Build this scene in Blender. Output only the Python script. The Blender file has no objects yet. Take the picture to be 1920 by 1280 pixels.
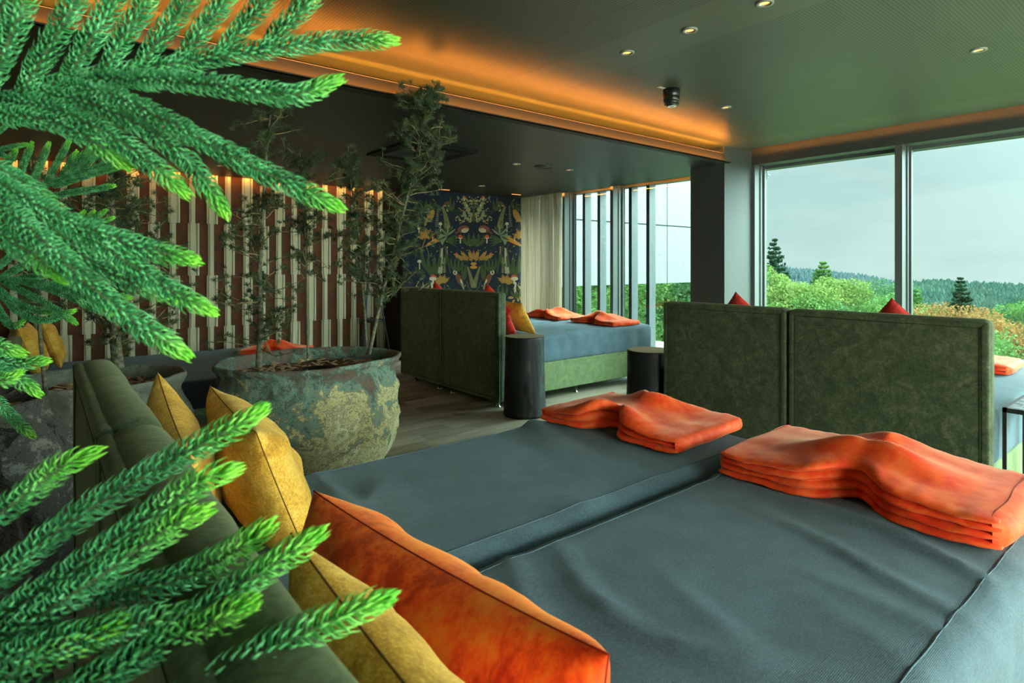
import bpy, math, random
import numpy as np
from mathutils import Vector, Matrix, noise as mnoise
S = bpy.context.scene
PI = math.pi
random.seed(7)
# ---------------------------------------------------------------- camera
HC = 1.463                      # eye height
YAW = math.radians(38.82)       # the room's long axis (+Y) lies 38.8 deg left of the view
FPX = 1100.0
cam_d = bpy.data.cameras.new('camera'); cam = bpy.data.objects.new('camera', cam_d)
S.collection.objects.link(cam); S.camera = cam
cam.location = (0, 0, HC); cam.rotation_euler = (PI/2, 0, -YAW)
cam_d.sensor_width = 36; cam_d.lens = 36*FPX/1920
cam_d.shift_y = -(640-496)/1920
cam_d.clip_start = 0.02; cam_d.clip_end = 3000
cam_d.dof.use_dof = True; cam_d.dof.focus_distance = 2.6; cam_d.dof.aperture_fstop = 8
CX, CY = math.sin(YAW), math.cos(YAW)
def at(px, py, d):
    """point at distance d in front of the eye that the photo shows at px, py"""
    r = (px-960)/FPX*d
    return Vector((CX*d+CY*r, CY*d-CX*r, HC-(py-496)/FPX*d))
def atX(px, X):                 # y of the vertical line px on plane x=X
    t = (px-960)/FPX
    return X*(CY-CX*t)/(CY*t+CX)
def atY(px, Y):
    t = (px-960)/FPX
    return Y*(CY*t+CX)/(CY-CX*t)
# ---------------------------------------------------------------- sky, sun, exposure
S.view_settings.view_transform = 'Standard'; S.view_settings.look = 'None'
S.view_settings.gamma = 1; S.view_settings.use_curve_mapping = False
S.view_settings.exposure = 1.5
SIDE, GLOW = 5.5, 34.0
W = bpy.data.worlds.new('sky'); S.world = W; W.use_nodes = True
nt = W.node_tree; nt.nodes.clear()
def wn(t, **k):
    n = nt.nodes.new(t)
    for a, b in k.items(): setattr(n, a, b)
    return n
tc = wn('ShaderNodeTexCoord'); sp = wn('ShaderNodeSeparateXYZ'); nt.links.new(tc.outputs['Generated'], sp.inputs[0])
def wm(op, a, b=0.0, c=0.0):
    n = wn('ShaderNodeMath', operation=op)
    for k, v in enumerate((a, b, c)):
        if isinstance(v, bpy.types.NodeSocket): nt.links.new(v, n.inputs[k])
        else: n.inputs[k].default_value = v
    return n.outputs[0]
def wdot(v):
    return wm('ADD', wm('ADD', wm('MULTIPLY', sp.outputs[0], v[0]), wm('MULTIPLY', sp.outputs[1], v[1])), wm('MULTIPLY', sp.outputs[2], v[2]))
r1 = wn('ShaderNodeValToRGB'); nt.links.new(sp.outputs['Z'], r1.inputs[0])       # overcast sky: the zenith is far brighter than the horizon
e = r1.color_ramp.elements
e[0].position = 0.0; e[0].color = (.68, .80, .80, 1)
e[1].position = 1.0; e[1].color = (3.7, 3.9, 3.7, 1)
q = e.new(.16); q.color = (.60, .75, .77, 1)
q = e.new(.30); q.color = (.60, .76, .785, 1)
q = e.new(.5); q.color = (1.6, 1.85, 1.85, 1)
# sky boosted behind the viewer and round the sun, added as room fill
SUNV = Vector((.80, -.50, .58)).normalized()
side = wn('ShaderNodeMapRange'); side.interpolation_type = 'SMOOTHSTEP'
nt.links.new(wdot((CX, CY, 0)), side.inputs[0]); side.inputs[1].default_value = .45; side.inputs[2].default_value = -.35; side.inputs[3].default_value = 1; side.inputs[4].default_value = SIDE
glow = wm('MULTIPLY', wm('POWER', wm('MAXIMUM', wdot(SUNV), 0), 14), GLOW)
mp = wn('ShaderNodeMapping'); mp.inputs['Scale'].default_value = (2.2, 2.2, 9); nt.links.new(tc.outputs['Generated'], mp.inputs[0])
nz = wn('ShaderNodeTexNoise'); nz.inputs['Scale'].default_value = 1.6; nz.inputs['Detail'].default_value = 6; nz.inputs['Roughness'].default_value = .5
nt.links.new(mp.outputs[0], nz.inputs['Vector'])
r2 = wn('ShaderNodeValToRGB'); nt.links.new(nz.outputs['Fac'], r2.inputs[0])
r2.color_ramp.elements[0].position = .35; r2.color_ramp.elements[0].color = (.84, .88, .89, 1)
r2.color_ramp.elements[1].position = .62; r2.color_ramp.elements[1].color = (1.07, 1.05, 1.04, 1)
mx = wn('ShaderNodeMixRGB', blend_type='MULTIPLY'); mx.inputs[0].default_value = 1
nt.links.new(r1.outputs[0], mx.inputs[1]); nt.links.new(r2.outputs[0], mx.inputs[2])
bg = wn('ShaderNodeBackground'); nt.links.new(wm('ADD', side.outputs[0], glow), bg.inputs['Strength'])
nt.links.new(mx.outputs[0], bg.inputs[0]); wo = wn('ShaderNodeOutputWorld'); nt.links.new(bg.outputs[0], wo.inputs[0])
sd = bpy.data.lights.new('veiled_sun', 'SUN'); sd.energy = 2.0; sd.angle = math.radians(30); sd.color = (1, .98, .93)
so = bpy.data.objects.new('veiled_sun', sd); S.collection.objects.link(so)
so.rotation_euler = Vector((.80, -.50, .58)).to_track_quat('Z', 'Y').to_euler()

# ---------------------------------------------------------------- materials
class N:
    """small node-tree helper"""
    def __init__(s, name):
        s.m = bpy.data.materials.new(name); s.m.use_nodes = True; s.t = s.m.node_tree; s.t.nodes.clear()
        s.out = s.n('ShaderNodeOutputMaterial')
        s.tc = s.n('ShaderNodeTexCoord').outputs['Object']
    def n(s, t, **k):
        x = s.t.nodes.new(t)
        for a, b in k.items(): setattr(x, a, b)
        return x
    def put(s, sock, v):
        if isinstance(v, bpy.types.NodeSocket): s.t.links.new(v, sock)
        elif isinstance(v, (tuple, list)) and len(v) == 3 and sock.type == 'RGBA': sock.default_value = (*v, 1)
        else: sock.default_value = v
    def mapping(s, sc, rot=(0, 0, 0), src=None):
        x = s.n('ShaderNodeMapping'); s.put(x.inputs[0], src or s.tc); x.inputs['Scale'].default_value = sc; x.inputs['Rotation'].default_value = rot
        return x.outputs[0]
    def noise(s, scale, detail=4, rough=.5, vec=None, dist=0):
        x = s.n('ShaderNodeTexNoise'); s.put(x.inputs['Vector'], vec or s.tc)
        x.inputs['Scale'].default_value = scale; x.inputs['Detail'].default_value = detail; x.inputs['Roughness'].default_value = rough
        x.inputs['Distortion'].default_value = dist
        return x.outputs['Fac']
    def voro(s, scale, vec=None, feature='F1'):
        x = s.n('ShaderNodeTexVoronoi', feature=feature); s.put(x.inputs['Vector'], vec or s.tc); x.inputs['Scale'].default_value = scale
        return x
    def ramp(s, fac, stops, interp='LINEAR'):
        x = s.n('ShaderNodeValToRGB'); s.put(x.inputs[0], fac); x.color_ramp.interpolation = interp; e = x.color_ramp.elements
        while len(e) < len(stops): e.new(.5)
        for a, (p, c) in zip(e, stops):
            a.position = p; a.color = (*c, 1) if len(c) == 3 else c
        return x.outputs[0]
    def mix(s, f, a, b, mode='MIX'):
        x = s.n('ShaderNodeMixRGB', blend_type=mode); s.put(x.inputs[0], f); s.put(x.inputs[1], a); s.put(x.inputs[2], b); return x.outputs[0]
    def math(s, op, a, b=0, c=0):
        x = s.n('ShaderNodeMath', operation=op); s.put(x.inputs[0], a); s.put(x.inputs[1], b); s.put(x.inputs[2], c); return x.outputs[0]
    def sep(s, v=None):
        x = s.n('ShaderNodeSeparateXYZ'); s.put(x.inputs[0], v or s.tc); return x.outputs
    def comb(s, x=0, y=0, z=0):
        c = s.n('ShaderNodeCombineXYZ'); s.put(c.inputs[0], x); s.put(c.inputs[1], y); s.put(c.inputs[2], z); return c.outputs[0]
    def bump(s, h, strength=.5, dist=.01, nrm=None):
        x = s.n('ShaderNodeBump'); s.put(x.inputs['Height'], h); x.inputs['Strength'].default_value = strength; x.inputs['Distance'].default_value = dist
        if nrm: s.put(x.inputs['Normal'], nrm)
        return x.outputs[0]
    def pbr(s, col, rough=.6, metal=0, bump=None, sheen=0, spec=.5, sheen_col=None, sheen_r=.5, trans=0, emit=None, es=0, sub=0, coat=0):
        p = s.n('ShaderNodeBsdfPrincipled'); s.put(p.inputs['Base Color'], col); s.put(p.inputs['Roughness'], rough); s.put(p.inputs['Metallic'], metal)
        p.inputs['Specular IOR Level'].default_value = spec
        if bump: s.put(p.inputs['Normal'], bump)
        if sheen:
            p.inputs['Sheen Weight'].default_value = sheen; p.inputs['Sheen Roughness'].default_value = sheen_r
            if sheen_col: s.put(p.inputs['Sheen Tint'], sheen_col)
        if coat: p.inputs['Coat Weight'].default_value = coat
        if emit: s.put(p.inputs['Emission Color'], emit); p.inputs['Emission Strength'].default_value = es
        s.t.links.new(p.outputs[0], s.out.inputs[0]); s.p = p
        return s.m
    def attr(s, name):
        x = s.n('ShaderNodeAttribute'); x.attribute_name = name; return x.outputs['Fac']
def plain(name, col, rough=.6, **k): return N(name).pbr(col, rough, **k)
def emis(name, col, st):
    a = N(name); x = a.n('ShaderNodeEmission'); x.inputs[0].default_value = (*col, 1); x.inputs[1].default_value = st
    a.t.links.new(x.outputs[0], a.out.inputs[0]); return a.m

def velvet(name, c1, c2, c3, sheen=.35, seams=None):
    a = N(name)
    n1 = a.noise(9, 6, .62, dist=1.2); n2 = a.noise(38, 5, .6, dist=2.0); n3 = a.noise(3, 3)
    f = a.math('ADD', a.math('MULTIPLY', n1, .5), a.math('MULTIPLY', n2, .5))
    col = a.ramp(f, [(.38, c1), (.5, c2), (.62, c3)])
    col = a.mix(a.math('MULTIPLY', n3, .5), col, c2)
    b = a.bump(n2, .25, .004)
    return a.pbr(col, .72, bump=b, sheen=sheen, sheen_col=(c3[0]*3, c3[1]*3, c3[2]*3), spec=.25)
def weave(name, c1, c2, pitch=.0034, strength=.5):
    a = N(name); x, y, z = a.sep()
    k = 2*PI/pitch
    wob = a.math('MULTIPLY', a.noise(14, 3), 6)
    yz = a.math('ADD', y, z)
    s1 = a.math('SINE', a.math('ADD', a.math('MULTIPLY', x, k*.6), wob))
    s2 = a.math('SINE', a.math('ADD', a.math('MULTIPLY', yz, k), wob))
    h = a.math('MULTIPLY', s1, s2)
    h2 = a.math('ADD', a.math('MULTIPLY', h, .35), a.math('MULTIPLY', s2, .3))
    f = a.math('ADD', a.math('MULTIPLY', h2, .5), .5)
    n = a.noise(5, 4, .6); n2 = a.noise(160, 2)
    f = a.math('ADD', f, a.math('MULTIPLY', a.math('SUBTRACT', n, .5), .55))
    f = a.math('ADD', f, a.math('MULTIPLY', a.math('SUBTRACT', n2, .5), .5))
    col = a.ramp(f, [(.15, c1), (.85, c2)])
    return a.pbr(col, .8, bump=a.bump(h2, strength, .0006), sheen=.25, sheen_col=(.6, .8, .85), spec=.3)
M = {}
M['velvet'] = velvet('green_velvet', (.020, .038, .021), (.062, .088, .047), (.130, .156, .090), .35)
M['velvet_side'] = velvet('green_velvet_base', (.08, .14, .055), (.14, .21, .09), (.2, .28, .13), .3)
M['mattress'] = weave('slate_blue_weave', (.016, .036, .052), (.145, .255, .32), strength=.9)
M['mattress_dark'] = weave('dark_grey_weave', (.007, .007, .009), (.020, .019, .021))
a = N('orange_plush'); n1 = a.noise(13, 4, .6, dist=.4); n2 = a.noise(420, 2)
col = a.ramp(n1, [(.36, (.90, .05, .008)), (.52, (1.0, .11, .016)), (.68, (1.0, .19, .045))])
lw = a.n('ShaderNodeLayerWeight'); lw.inputs[0].default_value = .45
M['plush'] = a.pbr(col, .62, bump=a.bump(a.math('ADD', n2, a.math('MULTIPLY', n1, .6)), .35, .002), sheen=.75, sheen_col=(1, .6, .42), sheen_r=.3, spec=.3)
a = N('orange_velvet'); n1 = a.math('ADD', a.math('MULTIPLY', a.noise(7, 5, .68, dist=.5, vec=a.mapping((1.3, .7, 1))), .7), a.math('MULTIPLY', a.noise(46, 4, .7, vec=a.mapping((1, .4, 1))), .3)); n2 = a.noise(260, 2)
col = a.ramp(n1, [(.41, (.62, .012, .001)), (.49, (1.0, .085, .005)), (.57, (1.0, .22, .018))])
M['velvet_orange'] = a.pbr(col, .6, bump=a.bump(n1, .25, .004), sheen=.8, sheen_col=(1, .4, .12), spec=.3)
a = N('mustard_chenille'); n1 = a.noise(9, 4, .6, dist=.8); n2 = a.noise(220, 3, .7, vec=a.mapping((1, .35, 1))); n3 = a.noise(220, 3, .7, vec=a.mapping((.35, 1, .6)))
f = a.math('ADD', a.math('MULTIPLY', n1, .5), a.math('MULTIPLY', a.math('MAXIMUM', n2, n3), .6))
col = a.ramp(f, [(.42, (.34, .15, .010)), (.56, (.68, .35, .030)), (.70, (.95, .62, .12))])
M['mustard'] = a.pbr(col, .75, bump=a.bump(a.math('ADD', n2, n3), .4, .0015), sheen=.4, sheen_col=(1, .8, .3), spec=.3)
M['seam_mustard'] = plain('mustard_seam', (.16, .075, .01), .8)
M['seam_orange'] = plain('orange_seam', (.30, .012, .002), .8)
M['seam_green'] = plain('green_seam', (.02, .04, .014), .8)
M['chrome'] = plain('chrome', (.75, .78, .78), .12, metal=1)
M['black'] = plain('black_metal', (.012, .013, .014), .4)
M['steel'] = plain('blued_steel', (.07, .10, .12), .35, metal=.4)
a = N('anodised_frame'); n = a.noise(3, 3, vec=a.mapping((1, 1, .1)))
M['alu'] = a.pbr(a.ramp(n, [(.3, (.075, .095, .09)), (.7, (.12, .145, .136))]), .38, metal=.3)
M['frame_dark'] = plain('dark_frame', (.022, .028, .028), .45)
a = N('dark_paint'); n = a.noise(2.2, 5, .6)
M['paint'] = a.pbr(a.ramp(n, [(.3, (.040, .050, .044)), (.7, (.054, .068, .058))]), .55)
M['paint_col'] = plain('charcoal_paint', (.04, .05, .045), .5)
M['fascia'] = plain('dark_fascia_paint', (.028, .028, .022), .6, spec=.2)
M['black_wall'] = plain('black_wall', (.006, .006, .006), .8)
# perforated acoustic ceiling; plain where bands(x, y) say so
def perforated(name, c1, c2, pitch, bands, joints_x, joints_y):
    a = N(name); geo = a.n('ShaderNodeNewGeometry').outputs['Position']; x, y, z = a.sep(geo)
    def fr(v, off=0): return a.math('SUBTRACT', a.math('FRACT', a.math('DIVIDE', a.math('ADD', v, off), pitch)), .5)
    fx, fy = fr(x, 50), fr(y, 50)
    d = a.math('SQRT', a.math('ADD', a.math('MULTIPLY', fx, fx), a.math('MULTIPLY', fy, fy)))
    dot = a.math('LESS_THAN', d, .29)
    for (c, lo, hi, inside) in bands:
        v = x if c == 'x' else y
        g = a.math('MULTIPLY', a.math('GREATER_THAN', v, lo), a.math('LESS_THAN', v, hi))
        if inside: g = a.math('SUBTRACT', 1, g)          # plain inside the band
        dot = a.math('MULTIPLY', dot, g)
    for v, js in ((x, joints_x), (y, joints_y)):
        for j in js:
            ln = a.math('LESS_THAN', a.math('ABSOLUTE', a.math('SUBTRACT', v, j)), .0022)
            dot = a.math('MAXIMUM', dot, a.math('MULTIPLY', ln, .7))
    n = a.noise(1.2, 5, .6, vec=geo)
    base = a.ramp(n, [(.3, c1), (.7, c2)])
    col = a.mix(dot, base, (.006, .008, .006))
    return a.pbr(col, .42, spec=.4, bump=a.bump(a.noise(2.5, 3, vec=geo), .08, .02))
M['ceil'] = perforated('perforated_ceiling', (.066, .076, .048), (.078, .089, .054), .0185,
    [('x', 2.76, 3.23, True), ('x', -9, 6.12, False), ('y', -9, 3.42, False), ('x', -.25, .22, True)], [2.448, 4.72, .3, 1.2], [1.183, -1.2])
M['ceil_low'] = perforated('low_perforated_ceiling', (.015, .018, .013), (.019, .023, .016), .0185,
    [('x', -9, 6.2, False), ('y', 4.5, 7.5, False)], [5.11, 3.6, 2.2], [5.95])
# oak-look floor planks along x
a = N('wood_floor'); x, y, z = a.sep()
row = a.math('FLOOR', a.math('DIVIDE', y, .17)); 
wn1 = a.n('ShaderNodeTexWhiteNoise', noise_dimensions='1D'); a.put(wn1.inputs['W'], row)
xs = a.math('ADD', x, a.math('MULTIPLY', wn1.outputs['Value'], 3.1))
colm = a.math('FLOOR', a.math('DIVIDE', xs, 1.25))
wn2 = a.n('ShaderNodeTexWhiteNoise', noise_dimensions='2D'); a.put(wn2.inputs['Vector'], a.comb(row, colm, 0))
v = a.comb(a.math('MULTIPLY', xs, .9), a.math('MULTIPLY', y, 9), a.math('MULTIPLY', wn2.outputs['Value'], 20))
g = a.noise(2.4, 6, .62, vec=v, dist=.6)
f = a.math('ADD', a.math('MULTIPLY', g, .75), a.math('MULTIPLY', wn2.outputs['Value'], .28))
col = a.ramp(f, [(.34, (.10, .088, .060)), (.5, (.24, .22, .16)), (.68, (.42, .39, .29))])
gy = a.math('ABSOLUTE', a.math('SUBTRACT', a.math('FRACT', a.math('DIVIDE', y, .17)), .5)); gx = a.math('ABSOLUTE', a.math('SUBTRACT', a.math('FRACT', a.math('DIVIDE', xs, 1.25)), .5))
gap = a.math('MAXIMUM', a.math('GREATER_THAN', gy, .49), a.math('GREATER_THAN', gx, .4988))
col = a.mix(a.math('MULTIPLY', gap, .7), col, (.02, .018, .014))
M['floor'] = a.pbr(col, a.ramp(g, [(.3, (.28,)*3), (.7, (.42,)*3)]), bump=a.bump(a.math('SUBTRACT', g, gap), .2, .003))
a = N('rust_plaster'); n1 = a.noise(5, 6, .65); n2 = a.noise(60, 4, .7)
f = a.math('ADD', a.math('MULTIPLY', n1, .6), a.math('MULTIPLY', n2, .4))
M['rust'] = a.pbr(a.ramp(f, [(.35, (.050, .015, .003)), (.55, (.125, .036, .005)), (.75, (.23, .075, .010))]), .7, bump=a.bump(n2, .4, .004))
a = N('slat_paint'); x, y, z = a.sep()
fl = a.math('SINE', a.math('MULTIPLY', x, 620)); M['slat'] = a.pbr((.60, .60, .40), .5, bump=a.bump(fl, .25, .002))
def stone(name, stops, scale=2.6, seed=0, rough=.85, speck=.5, rise=0):
    a = N(name); v = a.mapping((1, 1, 1.25)); v2 = a.n('ShaderNodeVectorMath', operation='ADD'); a.put(v2.inputs[0], v); v2.inputs[1].default_value = (seed, seed*2, 0); v = v2.outputs[0]
    n1 = a.noise(scale, 8, .68, vec=v, dist=1.1); n2 = a.noise(scale*12, 6, .75, vec=v); n3 = a.noise(scale*30, 3, .8, vec=v)
    f = a.math('ADD', a.math('MULTIPLY', n1, .72), a.math('MULTIPLY', n2, .28))
    if rise: f = a.math('ADD', f, a.math('MULTIPLY', a.math('SUBTRACT', .48, a.sep()[2]), rise))
    f0 = f; f = a.math('ADD', a.math('MULTIPLY', n3, .10), a.math('SUBTRACT', f, .05)); col = a.ramp(f, stops)
    sp_ = a.math('GREATER_THAN', n3, .64); col = a.mix(a.math('MULTIPLY', sp_, speck), col, (.42, .42, .32))
    sp2 = a.math('LESS_THAN', n3, .36); col = a.mix(a.math('MULTIPLY', sp2, speck*.9), col, (.025, .028, .022))
    h = a.math('ADD', a.math('MULTIPLY', n1, 1.0), a.math('MULTIPLY', n2, .7))
    return a.pbr(col, rough, bump=a.bump(h, .9, .02), spec=.3)
M['pot_lichen'] = stone('lichened_glaze', [(.40, (0.189, 0.142, 0.104)), (.44, (0.104, 0.189, 0.151)), (.475, (0.246, 0.397, 0.302)), (.495, (0.161, 0.284, 0.217)), (.505, (0.265, 0.198, 0.142)), (.525, (0.416, 0.397, 0.189)), (.55, (0.794, 0.775, 0.359)), (.585, (0.265, 0.227, 0.170)), (.61, (0.718, 0.718, 0.378)), (.68, (0.567, 0.586, 0.378))], 2.6, 3, rise=.28, speck=.6)
M['pot_grey'] = stone('grey_green_glaze', [(.35, (0.085, 0.095, 0.080)), (.45, (0.189, 0.236, 0.180)), (.55, (0.161, 0.170, 0.132)), (.65, (0.321, 0.312, 0.227))], 2.2, 8, .7, .3)
M['pot_dark'] = stone('pitted_dark_stone', [(.40, (0.019, 0.019, 0.016)), (.47, (0.132, 0.136, 0.117)), (.52, (0.085, 0.089, 0.076)), (.6, (0.321, 0.321, 0.284))], 6, 5, .9, .7)
M['terracotta'] = stone('inner_terracotta', [(.4, (.07, .028, .018)), (.6, (.14, .06, .04))], 4, 2, .8, .15)
a = N('bark_chips'); vo = a.voro(55); n = a.noise(20, 4)
M['mulch'] = a.pbr(a.mix(n, a.ramp(vo.outputs['Color'], [(.2, (.10, .045, .02)), (.6, (.33, .19, .09)), (.9, (.5, .33, .18))]), (.06, .03, .015)), .9, bump=a.bump(vo.outputs['Distance'], .9, .02))
M['chip'] = plain('wood_chip', (.52, .34, .18), .85)
a = N('tree_bark'); n = a.noise(40, 5, .7)
M['bark'] = a.pbr(a.ramp(n, [(.35, (.06, .065, .045)), (.5, (.14, .145, .095)), (.65, (.30, .27, .16))]), .9, bump=a.bump(n, .8, .01))
a = N('twig_bark'); n = a.noise(60, 4, .7)
M['twig'] = a.pbr(a.ramp(n, [(.4, (.15, .12, .06)), (.6, (.34, .28, .14))]), .9)
a = N('cedar_needle'); n = a.noise(12, 3)
M['needle'] = a.pbr(a.ramp(n, [(.35, (.035, .070, .032)), (.55, (.070, .125, .052)), (.7, (.115, .175, .065))]), .55, spec=.4)
a = N('norfolk_pine_needle'); t = a.attr('tip'); n = a.noise(45, 3)
base = a.ramp(n, [(.35, (.014, .19, .058)), (.52, (.05, .42, .155)), (.7, (.18, .66, .33))])
M['pine'] = a.pbr(a.mix(t, base, a.ramp(n, [(.35, (.09, .55, .015)), (.65, (.34, .88, .06))])), .45, spec=.5, sheen=.1)
M['pine_stem'] = plain('norfolk_pine_stem', (.10, .16, .07), .7)
a = N('charred_stump'); x, y, z = a.sep(); n = a.noise(7, 5, .6, vec=a.mapping((1, 1, .25))); n2 = a.noise(6, 3)
M['char'] = a.pbr(a.ramp(n, [(.35, (.003, .004, .004)), (.58, (.010, .014, .014)), (.72, (.04, .052, .05))]), a.ramp(n2, [(.35, (.38,)*3), (.7, (.7,)*3)]), bump=a.bump(n, .5, .01), spec=.3)
a = N('stump_wood'); x, y, z = a.sep(); rr = a.math('SQRT', a.math('ADD', a.math('MULTIPLY', x, x), a.math('MULTIPLY', y, y)))
rg = a.math('SINE', a.math('ADD', a.math('MULTIPLY', rr, 330), a.math('MULTIPLY', a.noise(5, 3), 9)))
M['wood_top'] = a.pbr(a.mix(a.math('ADD', a.math('MULTIPLY', rg, .3), .4), (.36, .28, .17), (.27, .20, .115)), .9, spec=.1)
a = N('sheer_curtain'); x, y, z = a.sep()
w_ = a.math('ADD', a.math('MULTIPLY', a.math('SINE', a.math('MULTIPLY', z, 900)), .5), .5)
df = a.n('ShaderNodeBsdfDiffuse'); df.inputs[0].default_value = (.52, .44, .33, 1)
tl = a.n('ShaderNodeBsdfTranslucent'); tl.inputs[0].default_value = (.52, .44, .33, 1)
tr = a.n('ShaderNodeBsdfTransparent'); m1 = a.n('ShaderNodeMixShader'); m1.inputs[0].default_value = .5
a.t.links.new(df.outputs[0], m1.inputs[1]); a.t.links.new(tl.outputs[0], m1.inputs[2])
m2 = a.n('ShaderNodeMixShader'); a.put(m2.inputs[0], a.math('ADD', .10, a.math('MULTIPLY', w_, .40))); a.t.links.new(m1.outputs[0], m2.inputs[1]); a.t.links.new(tr.outputs[0], m2.inputs[2])
a.t.links.new(m2.outputs[0], a.out.inputs[0]); M['sheer'] = a.m
for gname, gkey, gtint in (('tinted_window_glass', 'glass', (.55, .61, .59, 1)), ('warm_fill_glass', 'glass_fill', (.99, .94, .86, 1))):  # tints added: first dims the view outside, second warms the fill light
  a = N(gname); lw_ = a.n('ShaderNodeLayerWeight'); lw_.inputs[0].default_value = .5; fr_ = a.n('ShaderNodeMath', operation='MULTIPLY_ADD'); a.put(fr_.inputs[0], a.math('POWER', lw_.outputs['Facing'], 5)); fr_.inputs[1].default_value = .9; fr_.inputs[2].default_value = .022
  tr = a.n('ShaderNodeBsdfTransparent'); tr.inputs[0].default_value = gtint; gl = a.n('ShaderNodeBsdfGlossy'); gl.inputs['Roughness'].default_value = .0
  m1 = a.n('ShaderNodeMixShader'); a.t.links.new(fr_.outputs[0], m1.inputs[0]); a.t.links.new(tr.outputs[0], m1.inputs[1]); a.t.links.new(gl.outputs[0], m1.inputs[2])
  a.t.links.new(m1.outputs[0], a.out.inputs[0]); M[gkey] = a.m
M['led'] = emis('warm_led_strip', (1, .33, .035), 34)
M['led2'] = emis('warm_led_strip_soft', (1, .33, .035), 60)
M['lamp'] = emis('warm_lamp', (1, .34, .07), 1.5)
M['lamp_dim'] = emis('warm_lamp_dim', (1, .38, .11), .8)
M['trim'] = plain('lamp_trim', (.19, .22, .18), .4)
a = N('facade_panel'); x, y, z = a.sep(); M['facade'] = a.pbr((.088, .104, .097), .45)
M['joint'] = plain('facade_joint', (.08, .1, .1), .7)
M['terrace'] = plain('pale_terrace', (.16, .16, .145), .8)
def leafmat(name, c1, c2, c3, sc=1.1):
    a = N(name); n = a.noise(sc, 4, .7); n2 = a.noise(9, 2)
    c = a.ramp(a.math('ADD', a.math('MULTIPLY', n, .5), a.math('MULTIPLY', n2, .5)), [(.35, c1), (.5, c2), (.65, c3)])
    df = a.n('ShaderNodeBsdfDiffuse'); a.put(df.inputs[0], c); tl = a.n('ShaderNodeBsdfTranslucent'); a.put(tl.inputs[0], c)
    m1 = a.n('ShaderNodeMixShader'); m1.inputs[0].default_value = .3; a.t.links.new(df.outputs[0], m1.inputs[1]); a.t.links.new(tl.outputs[0], m1.inputs[2])
    a.t.links.new(m1.outputs[0], a.out.inputs[0]); return a.m
M['leaf_bright'] = leafmat('bright_green_leaves', (.028, .080, .018), (.066, .150, .040), (.13, .235, .075))
M['leaf_yellow'] = leafmat('yellow_green_leaves', (.050, .100, .022), (.105, .175, .045), (.175, .25, .085))
M['leaf_mid'] = leafmat('mid_green_leaves', (.025, .07, .028), (.05, .12, .05), (.09, .175, .08))
M['leaf_dark'] = leafmat('dark_green_leaves', (.012, .032, .018), (.022, .055, .03), (.04, .08, .045))
M['leaf_rust'] = leafmat('rust_leaves', (.13, .065, .025), (.19, .11, .04), (.17, .17, .06))
M['hill'] = leafmat('haze_tinted_forest', (.034, .064, .070), (.046, .082, .088), (.062, .104, .106), .05)  # bluish haze of distance mixed into the leaf colour
M['hill_near'] = leafmat('haze_tinted_near_forest', (.020, .050, .042), (.033, .073, .058), (.052, .10, .072), .08)  # haze in the colour here too, fainter than on the far ridge
M['meadow'] = plain('rough_meadow', (.035, .08, .02), .95, spec=0)

# ---------------------------------------------------------------- geometry helpers
C = S.collection
def link(name, me, mats, parent=None, smooth=True, loc=None):
    o = bpy.data.objects.new(name, me); C.objects.link(o)
    for m in (mats if isinstance(mats, (list, tuple)) else [mats]): me.materials.append(m)
    if parent is not None: o.parent = parent
    if smooth: me.polygons.foreach_set('use_smooth', [True]*len(me.polygons))
    if loc is not None: o.location = loc
    return o
def obj(name, vf, mats, parent=None, smooth=False, idx=None, loc=None):
    """vf=(verts, faces) in world axes relative to parent/loc"""
    me = bpy.data.meshes.new(name); me.from_pydata([tuple(v) for v in vf[0]], [], [tuple(f) for f in vf[1]])
    if idx is not None: me.polygons.foreach_set('material_index', idx)
    me.update()
    return link(name, me, mats, parent, smooth, loc)
def tag(o, label=None, cat=None, group=None, kind=None):
    if label: o['label'] = label
    if cat: o['category'] = cat
    if group: o['group'] = group
    if kind: o['kind'] = kind
    return o
def thing(name, loc, label, cat, group=None, rz=0):
    o = bpy.data.objects.new(name, None); C.objects.link(o); o.location = loc; o.rotation_euler = (0, 0, rz); o.empty_display_size = .1
    return tag(o, label, cat, group)
def box(x0, x1, y0, y1, z0, z1):
    v = [(x, y, z) for z in (z0, z1) for y in (y0, y1) for x in (x0, x1)]
    return v, [(0, 2, 3, 1), (4, 5, 7, 6), (0, 1, 5, 4), (2, 6, 7, 3), (0, 4, 6, 2), (1, 3, 7, 5)]
def join(*vfs):
    V, F = [], []
    for v, f in vfs:
        k = len(V); V += [tuple(q) for q in v]; F += [tuple(i+k for i in g) for g in f]
    return V, F
def tube(pts, rad, n=8, caps=True):
    pts = [Vector(p) for p in pts]; V, F = [], []
    if not isinstance(rad, (list, tuple)): rad = [rad]*len(pts)
    up = Vector((0, 0, 1)); prev = None
    for i, p in enumerate(pts):
        t = (pts[min(i+1, len(pts)-1)]-pts[max(i-1, 0)]).normalized()
        if prev is None: u = t.cross(up if abs(t.z) < .9 else Vector((1, 0, 0))).normalized()
        else: u = (prev-t*prev.dot(t)).normalized()
        prev = u; w = t.cross(u)
        for k in range(n):
            a_ = 2*PI*k/n; V.append(tuple(p+(u*math.cos(a_)+w*math.sin(a_))*rad[i]))
    for i in range(len(pts)-1):
        for k in range(n):
            F.append((i*n+k, i*n+(k+1) % n, (i+1)*n+(k+1) % n, (i+1)*n+k))
    if caps: F.append(tuple(reversed(range(n)))); F.append(tuple((len(pts)-1)*n+k for k in range(n)))
    return V, F
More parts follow.
